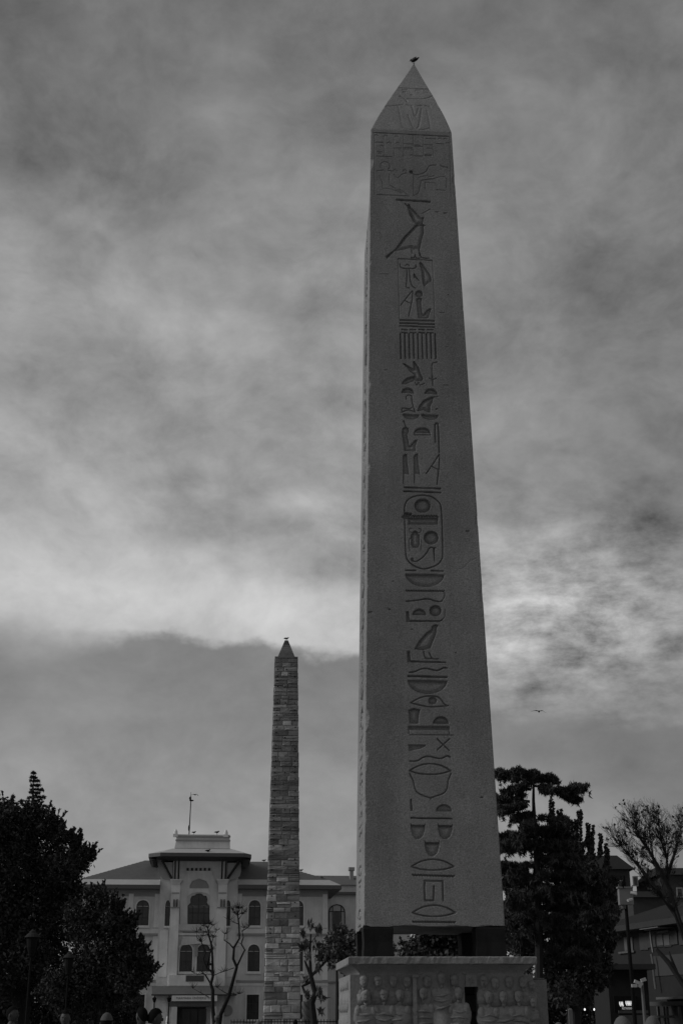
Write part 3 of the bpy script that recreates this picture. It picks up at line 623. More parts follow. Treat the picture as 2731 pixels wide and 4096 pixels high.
# ------------------------------------------------------------------ the far masonry obelisk, stone by stone
WA = .06; wdv = np.array([math.cos(WA), math.sin(WA), 0]); wnv = np.array([-math.sin(WA), math.cos(WA), 0])
WD = 103.0; wc = at(1127, 4063, WD); WC = np.array([wc[0], wc[1], 0])+wnv*1.3
WOB = root('masonry_obelisk', WC, 'slender masonry obelisk of rough stone blocks with a gull on its tip', 'obelisk', rz=WA)
WI = np.array(ROOTM[WOB.name].inverted())
def wl(x, y, d=-1.25):
    p = on_plane(x, y, WC+wnv*d, wnv); return WI[:3, :3]@p+WI[:3, 3]
wl0, wr0 = wl(1055, 4020), wl(1200, 4020); wl1, wr1 = wl(1101, 2632, -.85), wl(1190, 2632, -.85)
WZ1 = (wl1[2]+wr1[2])/2
def wx(z):
    f = z/WZ1; f0 = wl0[2]/WZ1; k = (f-f0)/(1-f0); return wl0[0]+(wl1[0]-wl0[0])*k, wr0[0]+(wr1[0]-wr0[0])*k
def whd(z): a, b = wx(z); return (b-a)/2
m = MB(); a0, b0_ = wx(0); a1_, b1_ = wx(WZ1); h0, h1 = whd(0), whd(WZ1)
m.frustum(a0+.05, b0_-.05, -h0+.05, h0-.05, 0, a1_+.05, b1_-.05, -h1+.05, h1-.05, WZ1); m.build('core', mortar, WOB)
def stone_mesh(seed, chamf=.06):
    r = np.random.default_rng(seed); V = []; j = lambda s=.03: r.normal()*s
    for y, e in ((-.5, chamf), (-.36, 0), (.5, 0)):
        for x, z in ((-.5, -.5), (0, -.5), (.5, -.5), (.5, 0), (.5, .5), (0, .5), (-.5, .5), (-.5, 0)): V.append((x*(1-2*e)+j(.012), y+(j(.05) if y == -.5 else 0), z*(1-2*e)+j(.02)))
    F = [(k*8+i, (k+1)*8+i, (k+1)*8+(i+1) % 8, k*8+(i+1) % 8) for k in range(2) for i in range(8)]
    V.append((j(.04), -.52, j(.04))); c = len(V)-1; F += [(i, (i+1) % 8, c) for i in range(8)]+[tuple(16+i for i in range(7, -1, -1))]
    me = bpy.data.meshes.new('stone'); me.from_pydata(V, [], F); me.materials.append(blockmat); return me
SM = [stone_mesh(i) for i in range(8)]
rs = random.Random(21); z = 0.02; rows = []
while z < WZ1-.3:
    f = z/WZ1; h = rs.choice([.32, .38, .44, .52]) if f < .35 else rs.choice([.28, .32, .38, .44])
    if abs(z-WZ1*.575) < .5 or abs(z-WZ1*.80) < .4: h = .38
    rows.append((z, min(h, WZ1-.02-z))); z += h
if WZ1-z > .05: rows.append((z, WZ1-.02-z))
other = MB(); bandset = {min(range(len(rows)), key=lambda i: abs(rows[i][0]-q*WZ1)) for q in (.575, .80)}
for ri, (z, h) in enumerate(rows):
    zc = z+h/2; xa, xb = wx(zc); hd = whd(zc); f = zc/WZ1; W_ = xb-xa
    n = 2 if ri in bandset else rs.choice([2, 3, 3, 4] if f < .4 else [2, 2, 3, 3]); cuts = sorted([0]+[min(.92, max(.08, (i+1)/n+rs.uniform(-.16, .16)/n*2)) for i in range(n-1)]+[1])
    for k in range(n):
        x0, x1 = xa+W_*cuts[k], xa+W_*cuts[k+1]
        cells = [(zc, h)] if rs.random() > .12 or ri in bandset else [(zc-h*.24, h*.5), (zc+h*.25, h*.46)]
        x0 -= rs.uniform(-.01, .05)*(k == 0); x1 += rs.uniform(-.01, .05)*(k == n-1)
        for zc2, h2 in cells:
            o = bpy.data.objects.new('stone', SM[rs.randrange(8)]); col.objects.link(o); o.parent = WOB
            dpt = .34; pr = rs.gauss(0, .03); o.location = ((x0+x1)/2, -hd+dpt/2-pr-.02, zc2); o.scale = ((x1-x0)-.03, dpt, h2-.032)
            if ri in bandset: cc = .30
            elif f > .45: cc = rs.choice([.10, .12, .135, .15, .165]) if rs.random() > .04 else .27
            elif f > .28: cc = rs.choice([.08, .11, .14, .17, .24])
            else: cc = rs.choice([.10, .14, .18, .21, .24, .28])
            cc *= rs.uniform(.85, 1.15)*(2.05 if f < .45 else 1.7)*(.7 if ri in bandset else 1); o.color = (cc, cc, cc, 1)
    for sd in range(3):                                     # the three other faces
        nn = 2
        for k in range(nn):
            t0, t1 = k/nn, (k+1)/nn; off = rs.uniform(-.1, .1)
            if k == 0: t1 += off
            else: t0 += off
            e = .03+rs.uniform(-.02, .02)
            if sd == 0: other.box(xa-e, xa+.12, -hd+2*hd*t0+(.33 if k == 0 else .02), -hd+2*hd*t1-.02, z+.015, z+h-.015)
            if sd == 1: other.box(xb-.12, xb+e, -hd+2*hd*t0+(.33 if k == 0 else .02), -hd+2*hd*t1-.02, z+.015, z+h-.015)
            if sd == 2: other.box(xa+W_*t0+.02, xa+W_*t1-.02, hd-.12, hd+e, z+.015, z+h-.015)
o = other.build('stones_of_other_faces', mat('limestone_rest', .17, .9, 6, .3, .6, 9), WOB); o['kind'] = 'stuff'
# dark discs painting the shade in putlog holes left by vanished bronze plates
mh = mat('hole_shade', .012, .95, 5, .2)
for i in range(46):
    z = WZ1*(.24+.74*i/46)+rs.uniform(-.1, .1); xa, xb = wx(z); hd = whd(z)
    for q in ((.14, .88) if i % 3 else (.14, .5, .88)):
        if rs.random() < .3: continue
        mb = MB(); mb.lathe((0, 0, 0), [(.05, -.02), (.055, 0), (.05, .02)], 7); ob_ = mb.build('bolt_hole_shade', mh, WOB); ob_.rotation_euler = (math.pi/2, 0, 0)
        ob_.location = (xa+(xb-xa)*(q+rs.uniform(-.02, .02)), -hd-.062, z)
# stone cap
m = MB(); xa, xb = wx(WZ1); m.box(xa-.03, xb+.03, -h1-.03, h1+.03, WZ1-.02, WZ1+.10); m.build('cap_ledge', blockmat, WOB).color = (.17, .17, .17, 1)
ptop = wl(1146, 2563, 0); zc0 = WZ1+.10; CX = (xa+xb)/2; nl = 8
for k in range(nl):
    t0, t1 = k/nl, (k+1)/nl; q0, q1 = .78*h1*(1-t0)+.13*t0, .78*h1*(1-t1)+.13*t1; z0_, z1_ = zc0+(ptop[2]-zc0)*t0, zc0+(ptop[2]-zc0)*t1
    m = MB(); m.frustum(CX-q0, CX+q0, -q0, q0, z0_+.012, CX-q1-.01, CX+q1+.01, -q1-.01, q1+.01, z1_); c_ = rs.uniform(.12, .18) if k < nl-2 else .07; m.build('cap_course', blockmat, WOB).color = (c_, c_, c_, 1)
# ------------------------------------------------------------------ birds
def bird(name, loc, rz, L, bm_, label, pale=False, cat='bird'):
    r = root(name, loc, label, cat, rz=rz); s = L/.30
    mb = MB(); lh = .07*s
    mb.ell((0, 0, lh+.065*s), (.105*s, .052*s, .058*s), 12, 9, fn=lambda p: p*np.array([1, 1-.3*abs(p[0]), 1-.25*max(0, -p[0])]))
    mb.ell((.10*s, 0, lh+.125*s), (.042*s, .034*s, .036*s), 10, 7); mb.tube([(.06*s, 0, lh+.085*s), (.09*s, 0, lh+.11*s)], [.045*s, .034*s], 8)
    mb.add([(-.08*s, -.028*s, lh+.06*s), (-.08*s, .028*s, lh+.06*s), (-.20*s, .024*s, lh+.055*s), (-.20*s, -.024*s, lh+.055*s), (-.08*s, 0, lh+.085*s), (-.2*s, 0, lh+.066*s)], [(0, 1, 2, 3), (0, 3, 5, 4), (1, 4, 5, 2), (3, 2, 5), (0, 4, 1)])
    mb.build('body', featherw if pale else feather, r, smooth=True)
    mb = MB(); mb.tube([(.135*s, 0, lh+.125*s), (.185*s, 0, lh+.115*s)], [.013*s, .002*s], 6); mb.build('beak', castgrey if pale else feather, r)
    for sy in (-1, 1):
        mb = MB(); mb.ell((-.03*s, sy*.046*s, lh+.072*s), (.12*s, .014*s, .042*s), 10, 6); mb.build('wing', castgrey if pale else feather, r, smooth=True)
        mb = MB(); mb.tube([(-.01*s, sy*.022*s, lh+.03*s), (0, sy*.022*s, 0)], .007*s, 5); mb.tube([(0, sy*.022*s, .004*s), (.035*s, sy*.022*s, .004*s)], .005*s, 4); mb.build('leg', castgrey if pale else feather, r)
    return r
tipw = OC+od*apx+np.array([0, 0, OZ0+OTOT])
bird('crow', tipw+np.array([0, 0, -.012]), R_(138), .22, None, 'black crow perched on the tip of the tall carved obelisk')
tw = np.array(ROOTM[WOB.name])@np.array([CX, 0, ptop[2], 1])
bird('gull', tw[:3], R_(15), .42, None, 'gull standing on the tip of the masonry obelisk', True)
def flying(name, x, y, Y, span, label, rz, tilt):
    p = at(x, y, Y); r = root(name, p, label, 'bird', rz=rz); s = span
    mb = MB(); mb.ell((0, 0, 0), (.20*s, .055*s, .06*s), 10, 7); mb.ell((.19*s, 0, .01*s), (.05*s, .035*s, .035*s), 8, 5)
    mb.add([(-.15*s, -.03*s, 0), (-.15*s, .03*s, 0), (-.30*s, .06*s, -.005*s), (-.30*s, -.06*s, -.005*s), (-.15*s, 0, .03*s)], [(0, 1, 2, 3), (0, 3, 4), (3, 2, 4), (2, 1, 4)]); mb.build('body', feather, r, smooth=True)
    for sy, dz, dz2 in ((-1, .02, -.17), (1, .05, .03)):
        mb = MB(); mb.add([(.10*s, sy*.03*s, .03*s), (-.08*s, sy*.03*s, .03*s), (.12*s, sy*.25*s, .03*s+dz*s), (-.06*s, sy*.25*s, .025*s+dz*s), (.02*s, sy*.52*s, dz2*s), (-.04*s, sy*.5*s, dz2*s), (.0, sy*.15*s, .05*s+dz*s)], [(0, 2, 6), (0, 6, 1), (6, 3, 1), (6, 2, 3), (2, 4, 5, 3), (1, 3, 2, 0)])
        mb.build('wing', feather, r)
    return r
flying('crow', 2154, 2846, 55, .66, 'dark bird gliding with wings bent over the cedar', R_(80), 0)
flying('crow', 780, 3179, 150, 1.0, 'small bird flying beside the rooftop mast', R_(60), 0)
# ------------------------------------------------------------------ the university hall
BA = .105; bdv = np.array([math.cos(BA), math.sin(BA), 0]); bnv = np.array([-math.sin(BA), math.cos(BA), 0])
bc = at(803, 4063, 160); BC = np.array([bc[0], bc[1], 0])
HALL = root('university_hall', BC, 'pale three storey hall with pointed windows, wide eaves and a raised middle block', 'building', rz=BA)
BI = np.array(ROOTM[HALL.name].inverted())
def bl(x, y, d=0.0):
    p = on_plane(x, y, BC+bnv*d, bnv); return BI[:3, :3]@p+BI[:3, 3]
def zb(x, y): return 540+x/2.8, 3300+y/2.8
def bz(x, y, d=0.0): return bl(*zb(x, y), d)
def zc1(x, y): return 1040+x/2.955, 3300+y/2.955
MID = 2000
def X(x, d=0.0, y=900): return bz(x, y, d)[0]
def Zh(y, d=0.0, x=736): return bz(x, y, d)[2]
def arch_poly(x0, x1, z0, zs_, zt, n=5, lobed=False):
    c = (x0+x1)/2; h = (x1-x0)/2; P = [(x0, z0), (x1, z0)]
    for i in range(n+1): t = i/n; P.append((c+h*(math.cos(t*math.pi/2))**.75 if t < 1 else c, zs_+(zt-zs_)*(math.sin(t*math.pi/2)*.82+.18*t)))
    for i in range(1, n+1): t = 1-i/n; P.append((c-h*(math.cos(t*math.pi/2))**.75, zs_+(zt-zs_)*(math.sin(t*math.pi/2)*.82+.18*t)))
    return P
def shrink(P, e):
    P = np.array(P); c = (P.min(0)+P.max(0))/2; s = (P.max(0)-P.min(0)); return [tuple(c+(p-c)*(1-2*e/s)) for p in P]
def window(par, x0, x1, z0, zs_, zt, y, surround=.16, bars=1, transoms=(), frame=.085, sm=None, nm='window'):
    P = arch_poly(x0, x1, z0, zs_, zt) if zt > zs_+.01 else [(x0, z0), (x1, z0), (x1, zs_), (x0, zs_)]
    m = MB(); m.ring(P, shrink(P, frame), y-.075, y-.001)
    xs = [x0+(x1-x0)*(i+1)/(bars+1) for i in range(bars)]
    for xm in xs: m.box(xm-.035, xm+.035, y-.07, y-.002, z0+.02, (zt if bars == 1 else zs_)-.05)
    ts = list(transoms)+([zs_-.02] if zt > zs_+.01 else [])
    for zt_ in ts: m.box(x0+.03, x1-.03, y-.066, y-.003, zt_-.03, zt_+.03)
    wo_ = m.build(nm, darkwood, par)
    ex = [x0+frame*.6]+xs+[x1-frame*.6]
    for i in range(len(ex)-1):
        m = MB(); m.box(ex[i]+.02, ex[i+1]-.02, y-.03-.004*(i % 2), y-.012, z0+.05, zs_-.03); m.build('pane', glass, wo_)
    if zt > zs_+.01:
        m = MB(); m.prism(shrink(arch_poly(x0, x1, zs_+.02, zs_+.03, zt), frame*.8), y-.031, y-.012); m.build('pane', glass, wo_)
    if surround:
        m = MB(); m.ring(shrink(P, -surround), P, y-.13, y+.02); m.build('window_surround', sm or trim, par)
        m = MB(); m.box(x0-surround*1.3, x1+surround*1.3, y-.24, y-.002, z0-surround-.14, z0-surround); m.build('sill', trim, par)
    return wo_
# wings
zE = Zh(668); zEt = Zh(640); xl0 = bl(326, 3530)[0]; xw_l = X(275); xw_r = X(1150); xr1 = bl(*zc1(800, 850))[0]
ze_top = bl(480, 3537, -1.5)[2]
def wing(x0, x1, nm):
    m = MB(); m.box(x0, x1, 0, 15, 0, zE); m.build('wall', plaster, HALL)
wing(xl0, xw_l+.3, 'l'); wing(xw_r-.3, xr1, 'r')
# eaves: fascia, pale lean-to strip, tiled hip
def eave(x0, x1, e0, e1, ridge_y, rx, end_left, end_right, top_y=610):
    yf = -1.5; zb_ = Zh(712, yf, 100 if end_left else 1400); zf = Zh(668, yf, 100 if end_left else 1400); zs_ = Zh(top_y, -.2, 100 if end_left else 1400)
    m = MB(); m.box(x0-(1.5 if end_left else 0), x1+(1.5 if end_right else 0), yf, 15.5, zb_, zf); m.build('eave_board', greywood, HALL)
    m = MB(); L0_, L1_ = x0-(1.45 if end_left else 0), x1+(1.45 if end_right else 0); m.frustum(L0_, L1_, yf+.03, 15.4, zf+.003, L0_+(1.3 if end_left else 0), L1_-(1.3 if end_right else 0), -.2, 14, zs_); m.build('eave_slope', leadmat, HALL)
    zr = bl(rx, ridge_y, 7)[2]; m = MB(); n = 16
    for i in range(n):
        t0, t1 = i/n, (i+1)/n; ins = 7.1
        def q(t): return (L0_+1.3+(ins*t if end_left else 0) if end_left else L0_, L1_-1.3-(ins*t if end_right else 0) if end_right else L1_, -.18+7.1*t, 14-6.9*t, zs_+(zr-zs_)*t)
        A, B_ = q(t0), q(t1); m.frustum(A[0], A[1], A[2]-.03, A[3], A[4]+.004, B_[0], B_[1], B_[2]-.03, B_[3], B_[4]+.05)
    m.build('tiled_roof', roofmat, HALL)
    m = MB(); m.box(x0+.0, x1, -.10, 0, zb_-.75, zb_); m.build('cornice', greyplaster, HALL)
eave(xl0, xw_l, 0, 0, 3444, 600, True, False); eave(xw_r, xr1, 0, 0, 3449, 1060, False, True)
WX = [(X(22), X(165)), (X(1275), X(1408))]; step = WX[1][0]-X(1275)
pitch = X(22)-bl(390, 3640)[0]
rpitch = bl(1166, 3650)[0]-X(1275)
wcols = [(X(20), X(162)), (X(20)-pitch, X(162)-pitch), (X(1275), X(1408)), (X(1275)+rpitch*1.0, X(1408)+rpitch*1.0)]
for i, (a, b) in enumerate(wcols):
    xr_ = 1340 if a > 0 else 90
    dz_ = lambda y: Zh(y, 0, xr_)
    window(HALL, a, b, dz_(1125), dz_(915), dz_(842), 0, .14, 1, (dz_(1040),)); window(HALL, a, b, dz_(1640), dz_(1420), dz_(1338), 0, .14, 1, (dz_(1530),)); window(HALL, a, b, dz_(2178), dz_(1900), dz_(1900), 0, .14, 1, (dz_(2000), dz_(2085)))
def band(x0, x1, ya, yb, prot, mt, nm='string_course', y0=0.0, xr_=736):
    m = MB(); m.box(x0, x1, y0-prot, y0+.02, Zh(yb, y0, xr_), Zh(ya, y0, xr_)); m.build(nm, mt, HALL)
for x0, x1, xr_ in ((xl0, xw_l, 90), (xw_r, xr1, 1340)):
    band(x0, x1, 1160, 1215, .10, trim, xr_=xr_); band(x0, x1, 1218, 1240, .22, greyplaster, xr_=xr_); band(x0, x1, 1740, 1762, .22, greyplaster, xr_=xr_); band(x0, x1, 1764, 1800, .08, trim, xr_=xr_)
    for q in (0.02, .36, .64, .97):
        xx = x0+(x1-x0)*q; m = MB(); m.box(xx-.28, xx+.28, -.12, .0, Zh(1150, 0, xr_), Zh(770, 0, xr_)); m.box(xx-.28, xx+.28, -.12, 0, Zh(1735, 0, xr_), Zh(1245, 0, xr_)); m.build('pilaster', trim, HALL)
# flanks of the middle block
fl = [(X(275, -.5), X(405, -.5)), (X(1025, -.5), X(1150, -.5))]
zmid = Zh(420, -.5)
for k, (a, b) in enumerate(fl):
    m = MB(); m.box(a, b, -.5, 3, 0, zmid); m.build('wall', plaster, HALL)
    wa, wb = (X(342, -.5), X(398, -.5)) if k == 0 else (X(1018, -.5), X(1072, -.5)); xr_ = 370 if k == 0 else 1045
    window(HALL, wa, wb, Zh(1130, -.5, xr_), Zh(915, -.5, xr_), Zh(842, -.5, xr_), -.5, .08, 0, (Zh(1020, -.5, xr_),), .06)
    m = MB(); m.box(a+.25, b-.2, -.56, -.5, Zh(1700, -.5, xr_), Zh(1180, -.5, xr_)); m.build('wall_panel', trim, HALL)
# middle block
ca, cb = X(400, -1.2), X(1030, -1.2); pi0, pi1 = X(500, -1.2), X(925, -1.2)
zsof = Zh(385, -1.2)
m = MB(); m.box(ca+.1, cb-.1, -.7, 6, 0, zsof); m.build('middle_wall', plaster, HALL)
for a, b, s in ((ca, pi0, -1), (pi1, cb, 1)):
    xr_ = 450 if s < 0 else 980
    m = MB(); m.box(a, b, -1.35, -.7, 0, Zh(930, -1.35, xr_)); m.box(a+.0, b-.0, -1.15, -.7, Zh(930, -1.35, xr_), Zh(640, -1.2, xr_)); m.build('pier', trim, HALL)
    m = MB(); n_ = 4
    for i in range(n_): m.box(a-.05*i, b+.05*i, -1.25-.07*i, -.7, Zh(660-13*i, -1.3, xr_)+.004, Zh(647-13*i, -1.3, xr_)); 
    m.build('pier_capital', trim, HALL)
    m = MB(); m.box(a-.05, b+.05, -1.5, -.7, Zh(928, -1.4, xr_)+.004, Zh(918, -1.4, xr_)); m.build('pier_ledge', greyplaster, HALL)
    for q in (.38, .72): m = MB(); xx = a+(b-a)*q; m.box(xx-.06, xx+.06, -1.42, -1.14, Zh(915, -1.3, xr_), Zh(832, -1.3, xr_)); m.build('corbel', darkwood, HALL)
    m = MB(); m.box(a+.08, b-.08, -1.2, -1.14, Zh(768, -1.2, xr_), Zh(755, -1.2, xr_)); m.build('pier_band', greyplaster, HALL)
    # roof struts
    for q in (.36, .76): m = MB(); xx = a+(b-a)*q; m.tube([(xx, -1.3, Zh(605, -1.3, xr_)), (xx, -2.7, Zh(372, -2.7, xr_)-.1)], .10, 4); m.build('strut', darkwood, HALL)
    xx = a if s < 0 else b; xo = X(285 if s < 0 else 1160, -1.2); m = MB(); m.tube([(xx, -1.1, Zh(600, -1.1, xr_)), (xo, -1.5, Zh(400, -1.5, xr_))], .14, 4); m.build('strut', darkwood, HALL)
    pts = [(400, 620), (330, 610), (300, 590), (285, 565), (262, 530), (250, 470), (262, 400), (290, 395), (395, 600)] if s < 0 else [(1045, 625), (1100, 610), (1150, 592), (1175, 570), (1190, 520), (1190, 440), (1180, 405), (1150, 400), (1050, 605)]
    m = MB(); m.prism([(bz(x, y, -.9)[0], bz(x, y, -.9)[2]) for x, y in pts], -1.0, -.8); m.build('gusset', greyplaster, HALL)
# roof slab with clipped corners
zr0, zr1 = Zh(352, -3.2), Zh(312, -3.2)
plan = [(X(285, -3.2, 320), -3.2), (X(1225, -3.2, 320), -3.2), (X(1305, -2.0, 320), -1.9), (X(1305, -2.0, 320), 8), (X(155, -2.0, 320), 8), (X(155, -2.0, 320), -1.9)]
def slab(plan0, z0, plan1, z1, nm, mt):
    n = len(plan0); m = MB(); m.add([(x, y, z0) for x, y in plan0]+[(x, y, z1) for x, y in plan1], [tuple(range(n-1, -1, -1)), tuple(range(n, 2*n))]+[(i, (i+1) % n, (i+1) % n+n, i+n) for i in range(n)]); return m.build(nm, mt, HALL)
cpl = np.mean(np.array(plan), 0)
def sc(k, yk=None): return [(cpl[0]+(x-cpl[0])*k, (y+3.2)*k-3.2+(1-k)*5) for x, y in plan]
slab(plan, zr0, plan, zr1, 'roof_edge', greywood)
zp0 = Zh(272, -.4); par_l, par_r = X(415, -.6), X(1050, -.6)
top = [(par_l-.2, -.9), (par_r+.2, -.9), (par_r+.4, -.4), (par_r+.4, 7), (par_l-.4, 7), (par_l-.4, -.4)]
slab(plan, zr1+.004, top, zp0, 'roof_slope', leadmat)
inn = [(ca-.4, -1.25), (cb+.4, -1.25), (cb+.5, -.9), (cb+.5, 6), (ca-.5, 6), (ca-.5, -.9)]
slab(inn, zsof-.15, plan, zr0-.004, 'soffit', darkwood)
for x in (205, 1245): m = MB(); q = bz(x, 430, -1.5); m.tube([(q[0], -1.9, q[2]+.5), (q[0]+(.15 if x < 700 else -.15), -1.6, q[2]-.25), (q[0]+(.5 if x < 700 else -.5), -1.3, q[2]-.35)], [.4, .35, .15], 7); m.build('eave_bracket', darkwood, HALL)
# parapet
zpt = Zh(105, -.6)
m = MB(); m.frustum(par_l, par_r, -.6, 5, zp0+.004, X(432, -.6), X(1045, -.6), -.55, 5, Zh(180, -.6)); m.box(X(432, -.6)+.02, X(1045, -.6)-.02, -.5, 5, Zh(180, -.6)+.004, zpt); m.build('parapet', trim, HALL)
for ya, yb, pr in ((165, 180, .12), (118, 135, .10), (262, 272, .1)):
    m = MB(); m.box(X(425, -.6), X(1050, -.6), -.6-pr, -.35, Zh(yb, -.6), Zh(ya, -.6)); m.build('parapet_band', greyplaster, HALL)
for x in (455, 1018):
    q = bz(x, 135, -.6); z_ = Zh(135, -.6); r_ = X(482, -.6)-X(428, -.6); m = MB(); m.box(q[0]-r_/2, q[0]+r_/2, -.78, -.1, z_, Zh(104, -.6)); m.lathe((q[0], -.44, Zh(104, -.6)), [(r_*.42, 0), (r_*.45, .12), (r_*.38, .35), (r_*.2, .52), (.03, .62)], 12); m.build('finial', trim, HALL)
# great arch of the middle bay
yb_ = -.7
def pp(x, y): q = bz(x, y, yb_); return (q[0], q[2])
outer = [(505, 1110), (505, 690), (515, 660), (540, 640), (545, 600), (575, 560), (580, 515), (865, 515), (870, 560), (895, 605), (900, 640), (922, 665), (925, 1110)]
inner = [(590, 1110), (590, 800), (600, 765), (612, 740), (615, 680), (640, 630), (722, 600), (722, 600), (800, 630), (828, 680), (830, 740), (845, 790), (832, 1110)]
m = MB(); m.ring([pp(*q) for q in outer], [pp(*q) for q in inner], yb_-.16, yb_+.02); m.build('arch_surround', plaster, HALL)
m = MB(); m.prism([pp(*q) for q in [(616, 708), (616, 680), (645, 632), (722, 606), (800, 632), (828, 680), (828, 708)]], yb_-.03, yb_-.004); m.build('tympanum', greyplaster, HALL)
m = MB(); m.prism([pp(*q) for q in [(590, 795), (612, 712), (832, 712), (848, 795), (800, 765), (722, 750), (640, 765)]], yb_-.12, yb_-.004); m.build('arch_lintel', trim, HALL)
lob = [(592, 1110), (592, 908), (625, 870), (622, 830), (640, 795), (670, 790), (690, 770), (722, 765), (750, 772), (770, 792), (800, 795), (812, 835), (805, 870), (832, 908), (832, 1110)]
LP = [pp(*q) for q in lob]; m = MB(); m.ring(LP, shrink(LP, .09), yb_-.10, yb_-.004)
for x in (650, 713, 775): a = pp(x, 905); b = pp(x, 1105); m.box(a[0]-.04, a[0]+.04, yb_-.09, yb_-.01, b[1], a[1] if x != 713 else pp(713, 770)[1])
for y in (908, 985): a = pp(595, y); b = pp(830, y); m.box(a[0], b[0], yb_-.085, yb_-.01, a[1]-.04, a[1]+.04)
wn = m.build('window', darkwood, HALL)
m = MB(); m.prism(shrink([pp(*q) for q in lob[1:-1]], .08), yb_-.05, yb_-.02); m.build('pane', glass, wn)
ex = [595, 650, 713, 775, 830]
for i in range(4):
    a = pp(ex[i]+3, 915); b = pp(ex[i+1]-3, 1105); m = MB(); m.box(a[0], b[0], yb_-.05-.003*(i % 2), yb_-.02, b[1], a[1]-.05); m.build('pane', glass, wn)
for i in range(6):
    a = pp(580+i*48, 482); b = pp(605+i*48, 512); m = MB(); m.box(a[0], b[0], yb_-.12, yb_-.002, b[1], a[1]); m.build('dentil', darkwood, HALL)
band(pi0, pi1, 1112, 1185, .20, plaster, 'balcony_panel', yb_); band(X(550, -1), X(860, -1), 1190, 1205, .34, greyplaster, 'balcony_ledge', yb_); band(X(480, -1), X(940, -1), 1210, 1235, .26, trim, 'string_course', yb_)
hood = [(490, 1390), (485, 1360), (515, 1340), (525, 1290), (540, 1252), (850, 1252), (868, 1300), (885, 1340), (910, 1365), (905, 1395), (880, 1350), (722, 1330), (520, 1350)]
m = MB(); m.prism([pp(*q) for q in hood], yb_-.35, yb_+.01); m.build('hood_moulding', plaster, HALL)
for a, b in ((525, 665), (715, 862)): window(HALL, X(a, yb_), X(b, yb_), Zh(1642, yb_), Zh(1420, yb_), Zh(1335, yb_), yb_, .12, 1, (Zh(1530, yb_),))
m = MB(); a, b = bz(690, 1470, -.9), bz(690, 1250, -.9); m.box(a[0]-.14, a[0]+.14, -.95, -.7, a[2], b[2]); m.build('lamp_bracket', greyplaster, HALL)
m = MB(); m.box(X(415, -1.9), X(930, -1.9), -1.9, -.7, Zh(1800, -1.9), Zh(1680, -1.9)); m.build('balcony_block', trim, HALL)
m = MB(); a, b = bz(570, 1752, -1.9), bz(775, 1685, -1.9); m.box(a[0], b[0], -1.96, -1.9, a[2], b[2]); m.build('plaque', mat('dark_plaque', .08, .6, 30, .5), HALL)
# porch
yp = -3.6; m = MB(); m.frustum(X(238, yp), X(1160, yp), yp, -.5, Zh(1895, yp), X(238, -.6), X(1150, -.6), -1.95, -.5, Zh(1800, -1.9)-.02); m.build('porch_roof', roofmat, HALL)
m = MB(); m.box(X(232, yp), X(1165, yp), yp-.06, -.5, Zh(1908, yp), Zh(1895, yp)-.003); m.build('porch_edge', darkwood, HALL)
sgn = MB(); a, b = bz(412, 1972, yp-.1), bz(922, 1908, yp-.1); sgn.box(a[0], b[0], yp-.14, yp-.08, a[2], b[2]-.01); so_ = sgn.build('name_board', trim, HALL)
text_mesh('MARMARA ÜNİVERSİTESİ', (b[2]-a[2])*.56, greywood, 'lettering', so_, Matrix.Translation(((a[0]+b[0])/2, yp-.15, (a[2]+b[2])/2)) @ Matrix.Rotation(math.pi/2, 4, 'X'), .008, (b[0]-a[0])*.92/((b[2]-a[2])*.56*13.2))
m = MB(); m.box(X(420, -3.0), X(920, -3.0), -3.4, -.8, Zh(2030, yp), Zh(1975, yp)); m.build('porch_beam', greywood, HALL)
for x in (440, 880): q = bz(x, 2100, -3.3); m = MB(); m.box(q[0]-.32, q[0]+.32, -3.4, -2.8, 0, Zh(2035, yp)); m.build('porch_post', plaster, HALL)
m = MB(); m.box(X(505, -.9), X(830, -.9), -.78, -.71, 0, Zh(2040, -.9)); dr = m.build('door', darkwood, HALL)
for x in (580, 665, 750): q = bz(x, 2100, -.9); m = MB(); m.box(q[0]-.5, q[0]+.5, -.80, -.781, .6, Zh(2060, -.9)); m.build('pane', glass, dr)
m = MB(); q = bz(1035, 2080, -.55); m.lathe((0, 0, 0), [(.62, -.04), (.62, 0), (.5, .05), (.45, .05), (.42, .02), (.01, .02)], 20); e_ = m.build('round_emblem', greyplaster, HALL); e_.location = (q[0], -.58, q[2]); e_.rotation_euler = (math.pi/2, 0, 0)
# mast on the roof
mq = bz(607, 105, 1.0); m = MB(); t_ = bl(765, 3202, 1.0); m.tube([(mq[0], 1.0, mq[2]-.3), (mq[0]+(t_[0]-mq[0])*.75, 1.0, t_[2]), (t_[0]-.05, 1, t_[2]+1.0)], [.07, .05, .02], 6); kn = bl(757, 3312, 1.0)
m.ell((kn[0], 1, kn[2]), (.12, .12, .4), 8, 6); m.ell((t_[0]-.12, .9, t_[2]+.25), (.13, .13, .22), 8, 6); m.ell((t_[0]+.05, 1, t_[2]), (.28, .14, .10), 8, 5); m.build('roof_mast', iron, HALL)
# gulls on the roofs
def rgull(x, y, d, lab, s=.55, pale=True):
    q = bl(x, y, d); p = np.array(ROOTM[HALL.name])@np.array([q[0], q[1], q[2], 1]); bird('gull' if pale else 'crow', p[:3], R_(20), s, None, lab, pale)
rgull(1056, 3450, 6.9, 'gull on the tiled ridge of the university hall beside the masonry obelisk'); rgull(1204, 3489, 4.8, 'gull on the sloping hip of the university hall roof'); rgull(1288, 3517, .2, 'white gull standing low on the tiled eave of the hall')
rgull(868, 3338, .5, 'dark bird perched on the parapet near its end finial', .6, False); rgull(776, 3337, .5, 'dark bird perched on the parapet near the roof mast', .5, False); rgull(832, 3412, -2.6, 'dark bird sitting on the sloping roof under the parapet', .6, False)
